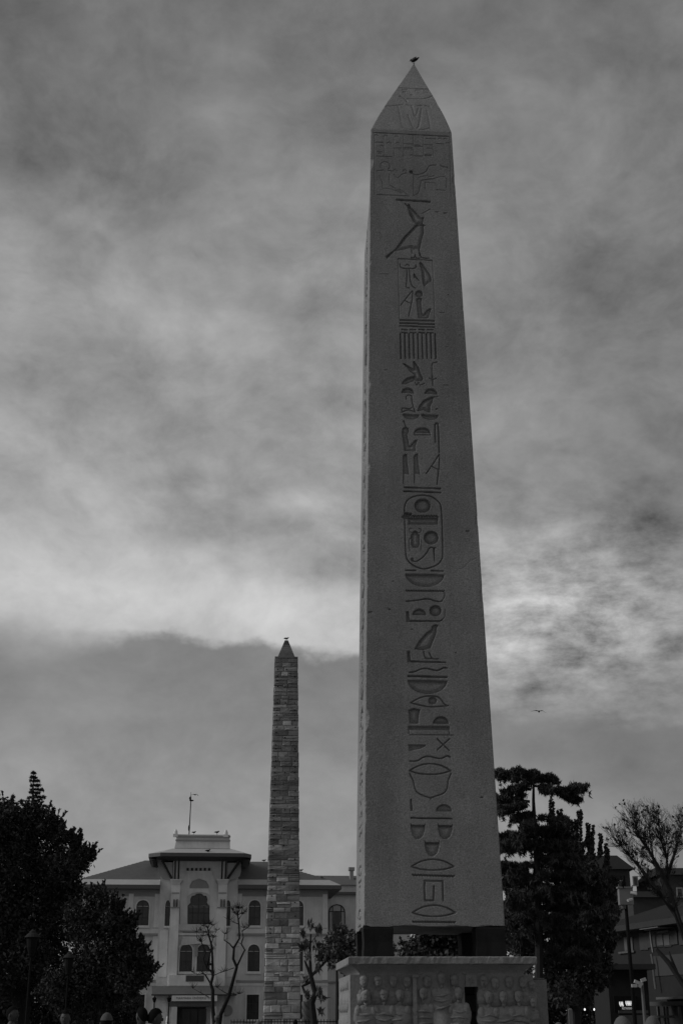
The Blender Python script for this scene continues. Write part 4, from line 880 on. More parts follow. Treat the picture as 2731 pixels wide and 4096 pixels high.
# rear wing of the hall
RW = root('rear_wing', np.array(ROOTM[HALL.name])[:3, :3]@np.array([bl(1400, 3600, 10)[0], 12, 0])+BC, 'plain rear wing with a big rounded window beside the hall', 'building', rz=BA)
RI = np.array(ROOTM[RW.name].inverted()); RL = np.array(ROOTM[RW.name])[:3, 3]
def rw(x, y, d=0.0):
    p = on_plane(x, y, RL+bnv*d, bnv); return RI[:3, :3]@p+RI[:3, 3]
x0, x1 = rw(1270, 3700)[0], rw(1640, 3700)[0]; z1 = rw(1360, 3580)[2]
m = MB(); m.box(x0, x1, 0, 10, 0, z1); m.build('wall', plaster, RW)
m = MB(); m.box(x0-.3, x1+.3, -.55, 10.3, z1+.004, rw(1360, 3569)[2]); m.build('eave_board', greywood, RW)
m = MB(); m.box(x0, x1, -.1, 9, rw(1360, 3569)[2]+.004, rw(1360, 3541)[2]); m.build('attic_wall', trim, RW)
m = MB(); zz0, zz1 = rw(1360, 3541)[2]+.004, rw(1380, 3503, 4)[2]; m.frustum(x0-.4, x1+.4, -.6, 10, zz0, x0-.4, x1+.4, 4, 5, zz1); m.build('tiled_roof', roofmat, RW)
a, b = rw(1314, 3700), rw(1380, 3617); P = arch_poly(a[0], b[0], a[2]-1.2, rw(1340, 3650)[2], b[2]); m = MB(); m.ring(P, shrink(P, .12), -.1, .0)
for x in (1330, 1364): q = rw(x, 3650); m.box(q[0]-.05, q[0]+.05, -.09, -.002, a[2]-1.1, rw(1340, 3622)[2])
q = rw(1340, 3646)[2]; m.box(a[0]+.05, b[0]-.05, -.085, -.003, q-.05, q+.05); wn = m.build('window', darkwood, RW)
m = MB(); m.prism(shrink(P, .1), -.04, -.01); m.build('pane', mat('milky_glass', .42, .3, 2, .1), wn)
m = MB(); q0, q1 = rw(1333, 3700), rw(1361, 3648); m.box(q0[0], q1[0], -.06, -.041, q0[2]-1.1, q1[2]); m.build('pane', glass, wn)
q0, q1 = rw(1395, 3503, 2), rw(1418, 3469, 2); m = MB(); m.box(q0[0]+.15, q1[0]-.15, 2, 2.8, q0[2]-.6, q1[2]-.4); m.box(q0[0], q1[0], 1.9, 2.9, q1[2]-.397, q1[2]); m.build('chimney', greyplaster, RW)
m = MB(); q = rw(1297, 3800); m.tube([(q[0], -.15, .2), (q[0], -.15, rw(1297, 3590)[2])], .09, 6); m.build('downpipe', greyplaster, RW)
for y in (3725, 3930): q = rw(1360, y)[2]; m = MB(); m.box(x0, x1, -.14, .0, q-.12, q+.12); m.build('string_course', greyplaster, RW)
# ------------------------------------------------------------------ trees
def leaves(clumps, per, size, mt, name, parent, seed, elong=1.6, droop=0.0, shell=.45, thin=1.0, sprig=0):
    """clumps: (centre, radii); leaf-sized quads spread through each clump's volume"""
    r = np.random.default_rng(seed); VS = []
    for c, rad in clumps:
        rad = np.asarray(rad, float); n = int(per*(rad[0]*rad[1]+rad[1]*rad[2]+rad[0]*rad[2])/3*thin)+6
        d = r.normal(size=(n, 3)); d /= np.linalg.norm(d, axis=1)[:, None]; rr = (shell+(1-shell)*r.random(n))**.6
        lump = 1+.28*np.sin(d[:, 0]*5+c[0])*np.sin(d[:, 2]*6+c[2]*3)+.15*r.normal(size=n)+.35*(r.random(n) < .06)*r.random(n)
        p = np.asarray(c)+d*rad*(rr*lump)[:, None]
        a = r.normal(size=(n, 3)); a[:, 2] -= droop*2; a /= np.linalg.norm(a, axis=1)[:, None]
        b = np.cross(a, r.normal(size=(n, 3))); b /= np.linalg.norm(b, axis=1)[:, None]
        s = size*(.6+.8*r.random(n))[:, None]; a = a*s*elong/2; b = b*s/elong/1.1
        VS.append(np.stack([p-a, p-.15*a+b*.9, p+a, p-.15*a-b*.9], 1).reshape(-1, 3))
    if sprig:
        sp = []
        for c, rad in clumps:
            for k in range(int(sprig)):
                d = r.normal(size=3); d[2] = abs(d[2])*.8+.1; d /= np.linalg.norm(d); p0 = np.asarray(c)+d*rad*.9; Ls = .25+.4*r.random(); dd = d*np.array([.8, .8, 1])+np.array([0, 0, .5]); dd /= np.linalg.norm(dd)
                n = 22; t_ = r.random(n)[:, None]; p = p0+dd*Ls*t_+r.normal(size=(n, 3))*.05*(1.2-t_); a = dd+r.normal(size=(n, 3))*.7; a /= np.linalg.norm(a, axis=1)[:, None]; b = np.cross(a, r.normal(size=(n, 3))); b /= np.linalg.norm(b, axis=1)[:, None]
                s = size*(.7+.6*r.random(n))[:, None]; a = a*s*elong/2; b = b*s/elong/1.1; sp.append(np.stack([p-a, p-.15*a+b*.9, p+a, p-.15*a-b*.9], 1).reshape(-1, 3))
        VS += sp
    V = np.concatenate(VS)-np.array(parent.location); Q = np.arange(len(V)).reshape(-1, 4)
    return np_mesh(name, V, Q, mt, parent)
def px_clumps(lst, Y, seed, zx=None, flat=1.0, dep=None, spread=.9):
    r = random.Random(seed); out = []
    for (x, y, rp) in lst:
        if zx: x, y, rp = zx[0]+x/zx[2], zx[1]+y/zx[2], rp/zx[2]
        for k in range(3):
            jx, jy = (0, 0) if k == 0 else (r.uniform(-.4, .4)*rp, r.uniform(-.4, .4)*rp)
            Yk = Y+(r.uniform(-1, 1)*rp/ppm(x, y, Y)*1.4*spread if k else 0); c = at(x+jx, y+jy, Yk); R0 = rp/ppm(x, y, Y)*(.78 if k == 0 else r.uniform(.5, .75))
            out.append((c, (R0, R0*(dep or 1), R0*flat)))
    return out
def px_tube(m, pts, Y, r0, r1, zx=None, k=6, dy=0.0, seed=0):
    r = random.Random(seed); P = []
    for i, (x, y) in enumerate(pts):
        if zx: x, y = zx[0]+x/zx[2], zx[1]+y/zx[2]
        P.append(at(x, y, Y+dy*i/max(1, len(pts)-1)))
    n = len(P); m.tube(P, [r0+(r1-r0)*i/(n-1) for i in range(n)], k); return P
def tree_root(name, x, Y, label, group=None):
    b = at(x, 4063, Y); return root(name, (b[0], b[1], 0), label, 'tree', group)
def trunk_to(r_, tops, r0, seed, mt=bark):
    m = MB(); rr = random.Random(seed); b = np.array(r_.location)
    for i, t in enumerate(tops):
        t = np.asarray(t); mid = b*.5+t*.5+np.array([rr.uniform(-.3, .3), rr.uniform(-.3, .3), 0]); mid[:2] = b[:2]*.75+t[:2]*.25
        m.tube([b+np.array([0, 0, -.05]), b+np.array([0, 0, .8]), mid, t], [r0*1.25, r0, r0*.62, r0*.15], 8)
    return m.build('trunk', mt, r_, world=True)
ZL = (0, 3040, 2.2274); ZR = (1960, 3040, 2.034); ZC = (1040, 3300, 2.955); ZBB = (540, 3300, 2.8)
# left: tall broadleaf, lower broadleaf, conifers behind
tA = tree_root('broadleaf_tree', 90, 66, 'tall dense dark tree at the square edge with a conifer spire rising behind it')
cA = px_clumps([(60, 3340, 130), (150, 3340, 100), (205, 3310, 60), (-60, 3320, 150), (60, 3480, 170), (200, 3450, 110), (275, 3440, 80), (335, 3440, 48), (365, 3425, 26), (250, 3560, 100), (100, 3650, 190), (240, 3680, 120), (-60, 3620, 200), (60, 3850, 190), (190, 3860, 140), (300, 3590, 50), (-230, 3500, 200), (-250, 3760, 200), (20, 3250, 60), (240, 3350, 45), (120, 3260, 45), (310, 3370, 30)], 66, 1)
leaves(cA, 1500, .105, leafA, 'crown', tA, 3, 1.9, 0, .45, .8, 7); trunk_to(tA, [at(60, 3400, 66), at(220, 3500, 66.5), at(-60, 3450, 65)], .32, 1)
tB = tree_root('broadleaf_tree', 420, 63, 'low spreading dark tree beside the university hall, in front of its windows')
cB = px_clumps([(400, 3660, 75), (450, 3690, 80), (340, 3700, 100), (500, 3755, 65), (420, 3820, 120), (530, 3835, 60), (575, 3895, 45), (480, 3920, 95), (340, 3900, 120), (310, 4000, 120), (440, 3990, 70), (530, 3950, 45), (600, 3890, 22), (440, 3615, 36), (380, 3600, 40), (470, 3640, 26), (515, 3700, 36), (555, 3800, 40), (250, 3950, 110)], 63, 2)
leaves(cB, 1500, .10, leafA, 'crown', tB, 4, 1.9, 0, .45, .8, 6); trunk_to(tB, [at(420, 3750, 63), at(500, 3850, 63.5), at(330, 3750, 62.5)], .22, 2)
def conifer(x, ytop, ybot, Y, halfw, label, seed, n=13):
    t_ = tree_root('conifer_tree', x, Y, label); r = random.Random(seed); top = at(x+8, ytop, Y); bot = at(x, ybot, Y); m = MB(); base_ = np.array([bot[0], bot[1], 0]); m.tube([base_, bot, top], [.25, .14, .015], 7)
    cl = []; H_ = top[2]-bot[2]
    for i in range(n):
        f = i/n; z = top[2]-H_*f
        for k in range(4):
            an = r.uniform(0, 6.28); L = halfw*(f**.85+.06)*r.uniform(.55, 1.15); p0 = np.array([top[0]*(1-f)+bot[0]*f, top[1], z]); p1 = p0+np.array([math.cos(an)*L, math.sin(an)*L, -.12*L+.18*L*r.random()])
            m.tube([p0, (p0+p1)/2+np.array([0, 0, -.04*L]), p1], [.03, .02, .008], 4)
            for q in (.35, .65, .95): cl.append((p0+(p1-p0)*q, (.06+.10*L*(1-abs(q-.5)), .06+.10*L*(1-abs(q-.5)), .04)))
    m.build('trunk', bark, t_, world=True); leaves(cl, 1500, .11, leafB, 'crown', t_, seed, 2.6, .1)
conifer(128, 3092, 3300, 90, 1.5, 'spire of a dark conifer rising above the tall broadleaf tree', 5)
conifer(46, 3188, 3300, 90, .8, 'short conifer tip beside the taller conifer spire', 6, 9)
# right: cedar
tC = tree_root('cedar_tree', 2140, 50, 'dark cedar with flat layered branches standing behind the tall obelisk')
m = MB(); TP = px_tube(m, [(400, 2120), (395, 1500), (380, 900), (358, 520), (350, 330), (352, 120)], 50, .17, .03, ZR, 8)
plates = [(350, 130, 210, 90, 30), (350, 130, 510, 160, 36), (350, 130, 340, 110, 40), (330, 170, 50, 110, 60), (330, 230, 120, 255, 56), (350, 200, 480, 255, 60), (470, 260, 735, 228, 44), (560, 285, 710, 325, 24), (320, 330, 60, 320, 100), (300, 370, 70, 420, 50), (350, 440, 200, 480, 46), (370, 500, 280, 560, 46), (380, 470, 600, 520, 56), (370, 580, 560, 600, 70), (350, 620, 85, 635, 52), (370, 680, 90, 715, 64), (360, 690, 620, 720, 80), (350, 860, 95, 880, 52), (380, 800, 700, 840, 100), (380, 940, 110, 1010, 66), (400, 930, 960, 990, 80), (380, 1050, 180, 1170, 90), (420, 1080, 800, 1120, 110), (430, 1180, 740, 1260, 110), (420, 1250, 200, 1350, 100), (440, 1330, 960, 1230, 100), (400, 1420, 250, 1500, 100), (450, 1400, 760, 1480, 110), (450, 1520, 800, 1600, 110)]
cl = []; rc = random.Random(4)
for i, (x0, y0, x1, y1, th) in enumerate(plates):
    dy = rc.uniform(-1.4, 1.4); px_tube(m, [(x0, y0+10), ((x0+x1)/2, (y0+y1)/2-8), (x1, y1)], 50, .06, .010, ZR, 5, dy)
    A = at(ZR[0]+x0/2.034, ZR[1]+y0/2.034, 50); B = at(ZR[0]+x1/2.034, ZR[1]+y1/2.034, 50+dy); D = B-A; LL = np.linalg.norm(D); R0 = th/2.034/ppm(2100, 3400, 50)
    nt_ = int((7+LL*9)*(.75 if y0 < 200 else 1 if y0 < 560 else 1.8))
    for k in range(nt_):                                   # side sprays fanning out of the limb
        f = rc.uniform(.05, 1)**.8; p0 = A+D*f+np.array([0, 0, rc.gauss(.05, .17)*R0]); an = rc.gauss(0, .75)+(0 if rc.random() < .6 else math.pi*.5*rc.choice([-1, 1])); sl_ = (.35+.5*LL*(1-.6*f))*rc.uniform(.35, 1.0)*(.62 if y0 < 560 else 1)
        dn = D/LL; dv = np.array([dn[0]*math.cos(an)-dn[1]*math.sin(an)*1.0-math.sin(an)*.15, dn[0]*math.sin(an)+dn[1]*math.cos(an), 0]); dv[1] += rc.gauss(0, .5); dv[2] = rc.gauss(.0, .16); p1 = p0+dv*sl_+np.array([0, 0, -.10*sl_*rc.random()])
        m.tube([p0, p0*.5+p1*.5+np.array([0, 0, .04]), p1], [.018, .012, .005], 4, False)
        for q in range(5):
            if q == 4 and rc.random() < .5: cl.append((p1+np.array([rc.gauss(0, .05), rc.gauss(0, .05), -.10-.14*rc.random()]), (.035, .035, .12)))
            g_ = (q+.5)/5; rad = (.055+.085*(1-g_))*rc.uniform(.6, 1.4); cl.append((p0+(p1-p0)*g_+np.array([0, 0, rc.gauss(0, .04)]), (rad*1.3, rad*1.3, rad*.45)))
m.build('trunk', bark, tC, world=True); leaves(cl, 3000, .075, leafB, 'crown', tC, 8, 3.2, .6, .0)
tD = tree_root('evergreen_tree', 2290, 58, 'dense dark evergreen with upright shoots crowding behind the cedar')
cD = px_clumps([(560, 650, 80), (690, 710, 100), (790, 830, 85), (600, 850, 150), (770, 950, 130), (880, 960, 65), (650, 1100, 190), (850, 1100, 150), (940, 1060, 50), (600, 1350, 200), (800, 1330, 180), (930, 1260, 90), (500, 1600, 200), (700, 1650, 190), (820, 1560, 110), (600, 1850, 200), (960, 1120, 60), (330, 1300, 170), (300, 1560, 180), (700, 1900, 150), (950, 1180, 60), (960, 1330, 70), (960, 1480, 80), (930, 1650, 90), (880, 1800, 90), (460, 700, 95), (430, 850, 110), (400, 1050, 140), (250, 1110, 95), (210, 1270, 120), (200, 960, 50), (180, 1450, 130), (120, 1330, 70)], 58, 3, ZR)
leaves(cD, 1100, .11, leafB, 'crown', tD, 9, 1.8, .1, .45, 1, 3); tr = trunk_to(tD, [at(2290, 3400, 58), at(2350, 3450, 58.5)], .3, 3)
cl = []; m = MB()
for (x, ya, yb) in [(488, 345, 520), (512, 350, 520), (553, 420, 580), (575, 415, 580), (600, 455, 600), (640, 500, 640), (665, 505, 650), (712, 425, 640), (735, 420, 640), (690, 500, 660), (790, 525, 700), (800, 540, 700), (835, 545, 740), (828, 600, 760), (890, 610, 780), (900, 615, 760), (938, 690, 850), (955, 740, 860)]:
    px_tube(m, [(x, yb), (x+random.uniform(-5, 5), (ya+yb)/2), (x, ya)], 58, .03, .012, ZR, 4)
    for q in range(9): f = q/8; p = at(ZR[0]+(x+random.uniform(-4, 4))/2.034, ZR[1]+(ya+(yb-ya)*f)/2.034, 58); cl.append((p, (.06, .06, .08)))
m.build('shoot_stems', bark, tD, world=True); leaves(cl, 2600, .09, leafB, 'shoots', tD, 10, 1.5)
tE = tree_root('evergreen_tree', 1760, 62, 'low dark evergreen seen through the gap between the bronze blocks')
cE = px_clumps([(1650, 3800, 70), (1740, 3770, 110), (1710, 3740, 50), (1780, 3710, 80), (1870, 3690, 110), (1850, 3750, 130), (1950, 3740, 120), (1720, 3880, 150), (1880, 3880, 160), (1600, 3880, 40)], 62, 5); leaves(cE, 1200, .11, leafA, 'crown', tE, 11); trunk_to(tE, [at(1760, 3800, 62), at(1880, 3800, 62)], .22, 4)
tF = tree_root('leafy_tree', 1350, 84, 'soft greyish leafy tree behind the corner of the marble pedestal')
cF = px_clumps([(1365, 3715, 36), (1340, 3765, 55), (1385, 3800, 55), (1300, 3800, 38), (1335, 3840, 42), (1395, 3850, 55), (1420, 3760, 40), (1480, 3800, 60), (1560, 3790, 40)], 84, 6); leaves(cF, 260, .17, leafC, 'crown', tF, 12, 1.7, .3); trunk_to(tF, [at(1345, 3780, 84), at(1400, 3790, 84)], .16, 5)
# dark shrubs added to stand in for the shade under the trees
def hedge(lst, Y, label, seed):
    b = at(lst[len(lst)//2][0], 4063, Y); r = root('hedge', (b[0], b[1], 0), label, 'hedge'); rr = random.Random(seed); cl = []; m = MB()
    for (x, yt, rp) in lst:
        c = at(x, 4063, Y); k = rp/ppm(x, yt, Y); zt = at(x, yt, Y)[2]
        for i in range(6): z = zt*(.25+.6*rr.random()); cl.append(((c[0]+rr.uniform(-.6, .6)*k, c[1]+rr.uniform(-.5, .5)*k, z), (k*.5, k*.5, min(z*.9, k*.5))))
        cl.append(((c[0], c[1], zt*.5), (k*.75, k*.6, zt*.5)))
        for i in range(3): m.tube([(c[0]+rr.uniform(-.1, .1), c[1], 0), (c[0]+rr.uniform(-.4, .4)*k, c[1]+rr.uniform(-.3, .3)*k, zt*.7)], [.05, .015], 5)
    m.tube([at(lst[0][0], 4063, Y)*[1, 1, 0]+[0, 0, .1], at(lst[-1][0], 4063, Y)*[1, 1, 0]+[0, 0, .1]], .06, 5)
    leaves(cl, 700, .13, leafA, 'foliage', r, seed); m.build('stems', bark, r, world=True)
hedge([(-120, 3860, 150), (40, 3900, 130), (150, 3930, 110), (260, 3910, 120), (370, 3940, 100), (460, 3960, 90), (545, 3990, 55)], 86, 'added dark hedge standing in for the shade beneath the broadleaf trees', 40)
hedge([(2330, 3900, 90), (2230, 3880, 110), (2130, 3860, 110), (2020, 3880, 120), (1900, 3900, 110), (1780, 3920, 110), (1660, 3930, 100)], 97, 'added dark hedge standing in for the deep shade behind the cedar and the pedestal', 60)
# weeping street tree beside the masonry obelisk
tG = tree_root('weeping_tree', 1253, 57, 'thin crooked tree with sparse drooping leaves right beside the masonry obelisk')
m = MB()
for pts, a, b in [([(640, 2560), (635, 2330), (620, 2200), (612, 2100), (652, 1990), (622, 1880), (600, 1780)], .17, .09), ([(600, 1790), (545, 1650), (525, 1600)], .07, .03), ([(600, 1790), (590, 1600), (592, 1450), (600, 1290)], .075, .03), ([(600, 1790), (700, 1690), (800, 1590), (900, 1540)], .07, .03), ([(605, 1850), (500, 1905), (540, 2010), (570, 2065)], .07, .05), ([(740, 1640), (735, 1500)], .03, .012), ([(800, 1590), (830, 1490)], .03, .012), ([(595, 1450), (540, 1330)], .025, .01), ([(596, 1400), (680, 1290)], .025, .01)]:
    px_tube(m, pts, 57, a, b, ZC, 7)
m.build('trunk', bark, tG, world=True)
cG = px_clumps([(600, 1200, 70), (520, 1280, 50), (700, 1240, 45), (560, 1420, 70), (650, 1430, 70), (700, 1560, 60), (780, 1560, 50), (500, 1450, 45), (690, 1680, 50), (700, 1960, 45), (740, 2050, 40), (720, 2200, 24), (850, 1530, 45), (560, 1560, 50), (530, 1830, 35), (560, 2000, 30)], 57, 7, ZC); leaves(cG, 130, .15, leafC, 'crown', tG, 13, 2.6, .9, .1)
# two pollarded bare trees
def bare(name, x, Y, label, limbs, twigs, zx, seed, rs_=1.0, group=None, tw=.016):
    t_ = tree_root(name, x, Y, label, group); m = MB()
    for pts, a, b in limbs: px_tube(m, pts, Y, a*rs_*.5, b*rs_*.6, zx, 7)
    rq = random.Random(seed)
    for pts in twigs: px_tube(m, pts, Y, tw*1.6, tw*.5, zx, 5)
    for pts in [l[0] for l in limbs]+twigs:
        x, y = pts[-1]
        for k in range(10): an = rq.uniform(-1.3, 1.3); L = rq.uniform(35, 100); px_tube(m, [(x, y), (x+math.sin(an)*L*.5, y-math.cos(an)*L*.5+4), (x+math.sin(an)*L*.9, y-math.cos(an)*L)], Y, .012, .004, zx, 4, rq.uniform(-.4, .4))
        for k in range(2): q = rq.choice(pts[len(pts)//2:]); an = rq.uniform(-1.4, 1.4); L = rq.uniform(30, 70); px_tube(m, [q, (q[0]+math.sin(an)*L, q[1]-math.cos(an)*L)], Y, .012, .004, zx, 4)
    m.build('trunk', bark, t_, world=True); return t_
bare('pollarded_tree', 856, 75, 'bare pollarded tree with knobbly forked stems before the hall porch', [([(885, 2500), (890, 2229), (870, 2050), (872, 1850), (850, 1780), (872, 1700), (868, 1500), (860, 1350), (832, 1250), (815, 1150)], .26, .06), ([(855, 1790), (790, 1680), (760, 1665)], .10, .05), ([(872, 1650), (800, 1600), (765, 1500), (790, 1430), (745, 1310)], .13, .05), ([(800, 1600), (830, 1480), (850, 1400)], .12, .06), ([(868, 1560), (820, 1560)], .14, .1)],
     [[(760, 1665), (700, 1675), (650, 1650)], [(832, 1270), (800, 1190), (770, 1130)], [(815, 1160), (800, 1110)], [(820, 1190), (870, 1125)], [(855, 1330), (885, 1240), (920, 1180)], [(860, 1320), (880, 1260)], [(745, 1310), (730, 1290)], [(745, 1310), (765, 1240)], [(745, 1310), (700, 1290), (690, 1200)], [(815, 1160), (840, 1110)], [(830, 1930), (740, 1880), (650, 1830)], [(872, 1690), (960, 1650), (1000, 1640)], [(800, 1200), (740, 1180)]], ZBB, 1)
bare('pollarded_tree', 880, 70, 'taller leaning bare pollarded tree with long wavy stems by the masonry obelisk', [([(930, 2500), (945, 2229), (962, 2120), (1050, 1920), (1110, 1700), (1140, 1590), (1100, 1500), (1110, 1370), (1170, 1270), (1165, 1120), (1150, 1000)], .24, .055), ([(1105, 1385), (1060, 1330), (1000, 1290), (1005, 1220)], .08, .03), ([(1140, 1590), (1190, 1480), (1230, 1400), (1190, 1330), (1215, 1260), (1200, 1190), (1280, 1135)], .10, .035)],
     [[(1160, 1110), (1110, 1090), (1070, 1060)], [(1150, 1000), (1100, 950)], [(1150, 1000), (1150, 930)], [(1150, 1010), (1190, 985), (1235, 975)], [(1152, 990), (1190, 930)], [(1155, 1020), (1110, 985)], [(1110, 1600), (1000, 1640), (880, 1680)], [(1050, 1900), (980, 1860), (920, 1820)], [(1060, 1880), (1120, 1895), (1170, 1890)], [(1205, 1190), (1225, 1150)], [(1160, 1060), (1200, 1000)], [(1150, 1000), (1170, 940)]], ZBB, 2)
# bare spreading tree by the street
tH = tree_root('bare_tree', 2790, 44, 'large nearly leafless tree with fine twigs in front of the street houses')
m = MB(); rt = random.Random(9); limbs = [([(1680, 2120), (1640, 1800), (1580, 1450), (1505, 1200), (1445, 1000), (1432, 800), (1420, 700)], .16, .03), ([(1520, 1280), (1350, 1050), (1220, 880), (1130, 780), (1060, 700)], .12, .025), ([(1475, 1080), (1380, 900), (1290, 740), (1210, 630), (1185, 540)], .12, .025), ([(1445, 920), (1490, 780), (1520, 680), (1545, 560)], .10, .025), ([(1435, 800), (1390, 660), (1370, 540)], .08, .02), ([(1580, 1450), (1640, 1100), (1680, 800), (1690, 600)], .14, .03), ([(1445, 1000), (1330, 850), (1310, 700), (1290, 560)], .08, .02), ([(1590, 1500), (1490, 1230), (1400, 1130), (1290, 1000)], .10, .03), ([(1650, 1950), (1450, 1650), (1350, 1540)], .16, .10), ([(1540, 1790), (1450, 1560)], .09, .05)]
tips = []
for pts, a, b in limbs:
    P = px_tube(m, pts, 44, a*.66, b*.6, ZR, 7, rt.uniform(-1.5, 1.5))
    if b < .045: tips += [(P[k], P[k]-P[k-1]) for k in range(len(P)-3 if len(P) > 4 else 1, len(P))]
m.build('trunk', bark, tH, world=True); m = MB(); cl = []
def twig(p, d, L, lev):
    d = d/np.linalg.norm(d); q = p+d*L*.5+np.array([rt.gauss(0, .06), rt.gauss(0, .06), .02])*L; e = p+d*L+np.array([rt.gauss(0, .1), rt.gauss(0, .1), .08])*L; m.tube([p, q, e], [.010/(lev+.6), .007/(lev+.6), .003], 4, False)
    if lev < 3:
        for k in range(3):
            dd = d+np.array([rt.gauss(0, .38), rt.gauss(0, .38), rt.gauss(.15, .2)]); twig(q if k == 0 else e, dd, L*rt.uniform(.55, .8), lev+1)
    elif rt.random() < .03: cl.append((e, (.035, .035, .035)))
for p, d in tips:
    for k in range(13): twig(p, d/np.linalg.norm(d)+np.array([rt.gauss(0, .45), rt.gauss(0, .5), rt.gauss(.2, .3)]), rt.uniform(.22, .40), 0)
m.build('twigs', bark, tH, world=True); leaves(cl, 500, .05, leafA, 'last_leaves', tH, 14)
# ------------------------------------------------------------------ twisted serpent column and railing
sc_ = at(1226, 4063, 64); SER = root('serpent_column', (sc_[0], sc_[1], 0), 'stump of a twisted bronze column beside the masonry obelisk', 'column')
zt_ = at(1226, 3996, 64)[2]; ob_mat = mat('old_bronze', .13, .6, 5, .35, .3, 20, metal=.2)
for k in range(3):
    m = MB(); n = 90; m.tube([(.115*math.cos(2*math.pi*(k/3+t*zt_/1.25)), -.115*math.sin(2*math.pi*(k/3+t*zt_/1.25)), zt_*t*(1-.03*k)) for t in np.linspace(0, 1, n)], [.115]*n, 9); m.build('twisted_strand', ob_mat, SER, smooth=True)
fa, fb = at(925, 4083, 60), at(1420, 4084, 60)
FEN = root('iron_railing', (fa[0], fa[1], 0), 'black iron railing with pickets in front of the twisted column', 'railing'); L = fb[0]-fa[0]; zt_ = fa[2]
m = MB(); m.box(0, L, -.02, .02, zt_-.07, zt_-.03); m.build('rail', iron, FEN); m = MB(); m.box(0, L, -.02, .02, .18, .22); m.build('rail', iron, FEN)
m = MB(); m.box(-.012, .012, -.012, .012, .0, zt_); m.lathe((0, 0, zt_), [(.012, 0), (.022, .02), (.002, .06)], 5); p0_ = m.build('picket', iron, FEN); n = int(L/.13)
for i in range(1, n+1): o = p0_.copy(); col.objects.link(o); o.location = (i*L/n, 0, 0)
# ------------------------------------------------------------------ lamps and posts on the left
def lamp(x, ytop, ybot, wpx, Y, label):
    t = at(x, ytop, Y); r = root('street_lamp', (t[0], t[1], 0), label, 'street lamp', 'lantern lamps under the dark trees'); z = t[2]; zb_ = at(x, ybot, Y)[2]; R0 = wpx/2/ppm(x, ytop, Y); h = z-zb_
    m = MB(); m.lathe((0, 0, zb_), [(R0, 0), (R0*1.02, .03*h), (R0*.86, .22*h), (R0*.70, .40*h), (R0*.62, .44*h), (R0*.45, .55*h), (R0*.40, .72*h), (R0*.16, .86*h), (R0*.1, h)], 16); m.build('lamp_shade', mat('lamp_grey', .03, .8, 6, .3, spec=.1), r)
    m = MB(); m.lathe((0, 0, zb_-.6), [(R0*.35, 0), (R0*.62, .25), (R0*.75, .6)], 12); m.build('lantern_glass', iron, r)
    m = MB(); m.lathe((0, 0, 0), [(.16, 0), (.16, .3), (.09, .4), (.04, 1.0), (.035, zb_-.7), (.12, zb_-.64), (.12, zb_-.6)], 10); m.build('post', iron, r)
lamp(134, 3716, 3750, 62, 51, 'lantern street lamp with a stepped round shade before the tall dark tree'); lamp(280, 3804, 3832, 51, 66-8, 'lantern street lamp with a stepped round shade between the two dark trees')
def lantern(x, ytop, Y, label):
    t = at(x, ytop, Y); r = root('lantern_post', (t[0], t[1], 0), label, 'lamp post', 'lanterns before the hall'); z = t[2]; k = 1/ppm(x, ytop, Y)
    m = MB(); m.lathe((0, 0, z-22*k), [(4*k, 0), (9*k, 14*k), (10*k, 15*k), (3*k, 20*k), (1*k, 26*k)], 6); m.build('lantern', iron, r); m = MB(); m.tube([(0, 0, 0), (0, 0, z-21*k)], [4*k, 2.5*k], 8); m.build('post', iron, r)
lantern(619, 3986, 120, 'dark lantern post at the open end of the hall porch'); lantern(677, 3985, 112, 'dark lantern post beside the name board of the porch')
gp = at(674, 4063, 118); GP = root('gate_pier', (gp[0], gp[1], 0), 'white round topped gate pier in front of the hall porch', 'gate pier'); m = MB(); zt_ = at(674, 4062, 118)[2]; m.lathe((0, 0, 0), [(.24, 0), (.24, .2), (.2, .25), (.19, zt_-.55), (.21, zt_-.52), (.21, zt_-.45), (.18, zt_-.42), (.17, zt_-.2), (.11, zt_-.05), (.02, zt_)], 14); m.build('shaft', whitepaint, GP)
# ------------------------------------------------------------------ right side: street houses
HA = R_(90+13.7); hx = -np.array([math.cos(HA), math.sin(HA), 0]); hy = np.array([-hx[1], hx[0], 0])
hn = at(2600, 4063, 74); HO = root('street_house', (hn[0], hn[1], 0), 'two storey timber house with pale wall panels behind the leafless tree', 'house', rz=math.atan2(hx[1], hx[0]))
HI_ = np.array(ROOTM[HO.name].inverted()); HL = np.array(HO.location)
def hz(x, y, d=0.0, z3=True):
    if z3: x, y = 2400+x/4.704, 3400+y/4.704
    p = on_plane(x, y, HL+hy*d, hy); return HI_[:3, :3]@p+HI_[:3, 3]
x0, x1 = hz(180, 1800)[0], hz(2750, 3880, 0, False)[0]+8; ze = hz(1000, 1480)[2]; zm = hz(1100, 1900)[2]
m = MB(); m.box(x0, x1, 0, 9, 0, ze); m.build('wall', mat('dark_render', .022, .9, 2, .3, .2, 10), HO)
m = MB(); m.box(x0-.6, x1, -.9, 9.5, ze+.004, ze+.3); m.build('eave', darkwood, HO); m = MB(); m.frustum(x0-.6, x1, -.9, 9.5, ze+.303, x0+3, x1, 4, 4.6, ze+2.0); m.build('roof', darkroof, HO)
def hpanel(xa, ya, xb, yb, pr, mt, nm):
    a, b = hz(xa, yb), hz(xb, ya); m = MB(); m.box(a[0], b[0], -pr, .0, (a[2]+hz(xb, yb)[2])/2, (b[2]+hz(xa, ya)[2])/2); return m.build(nm, mt, HO)
for xa, xb, ya, yb in ((760, 820, 1560, 1880), (840, 888, 1560, 1880), (905, 1075, 1530, 1830), (1330, 1445, 1520, 1780), (1500, 1700, 1500, 1780)): hpanel(xa, ya, xb, yb, .06, mat('house_panel', .055, .9, 3, .3), 'wall_panel')
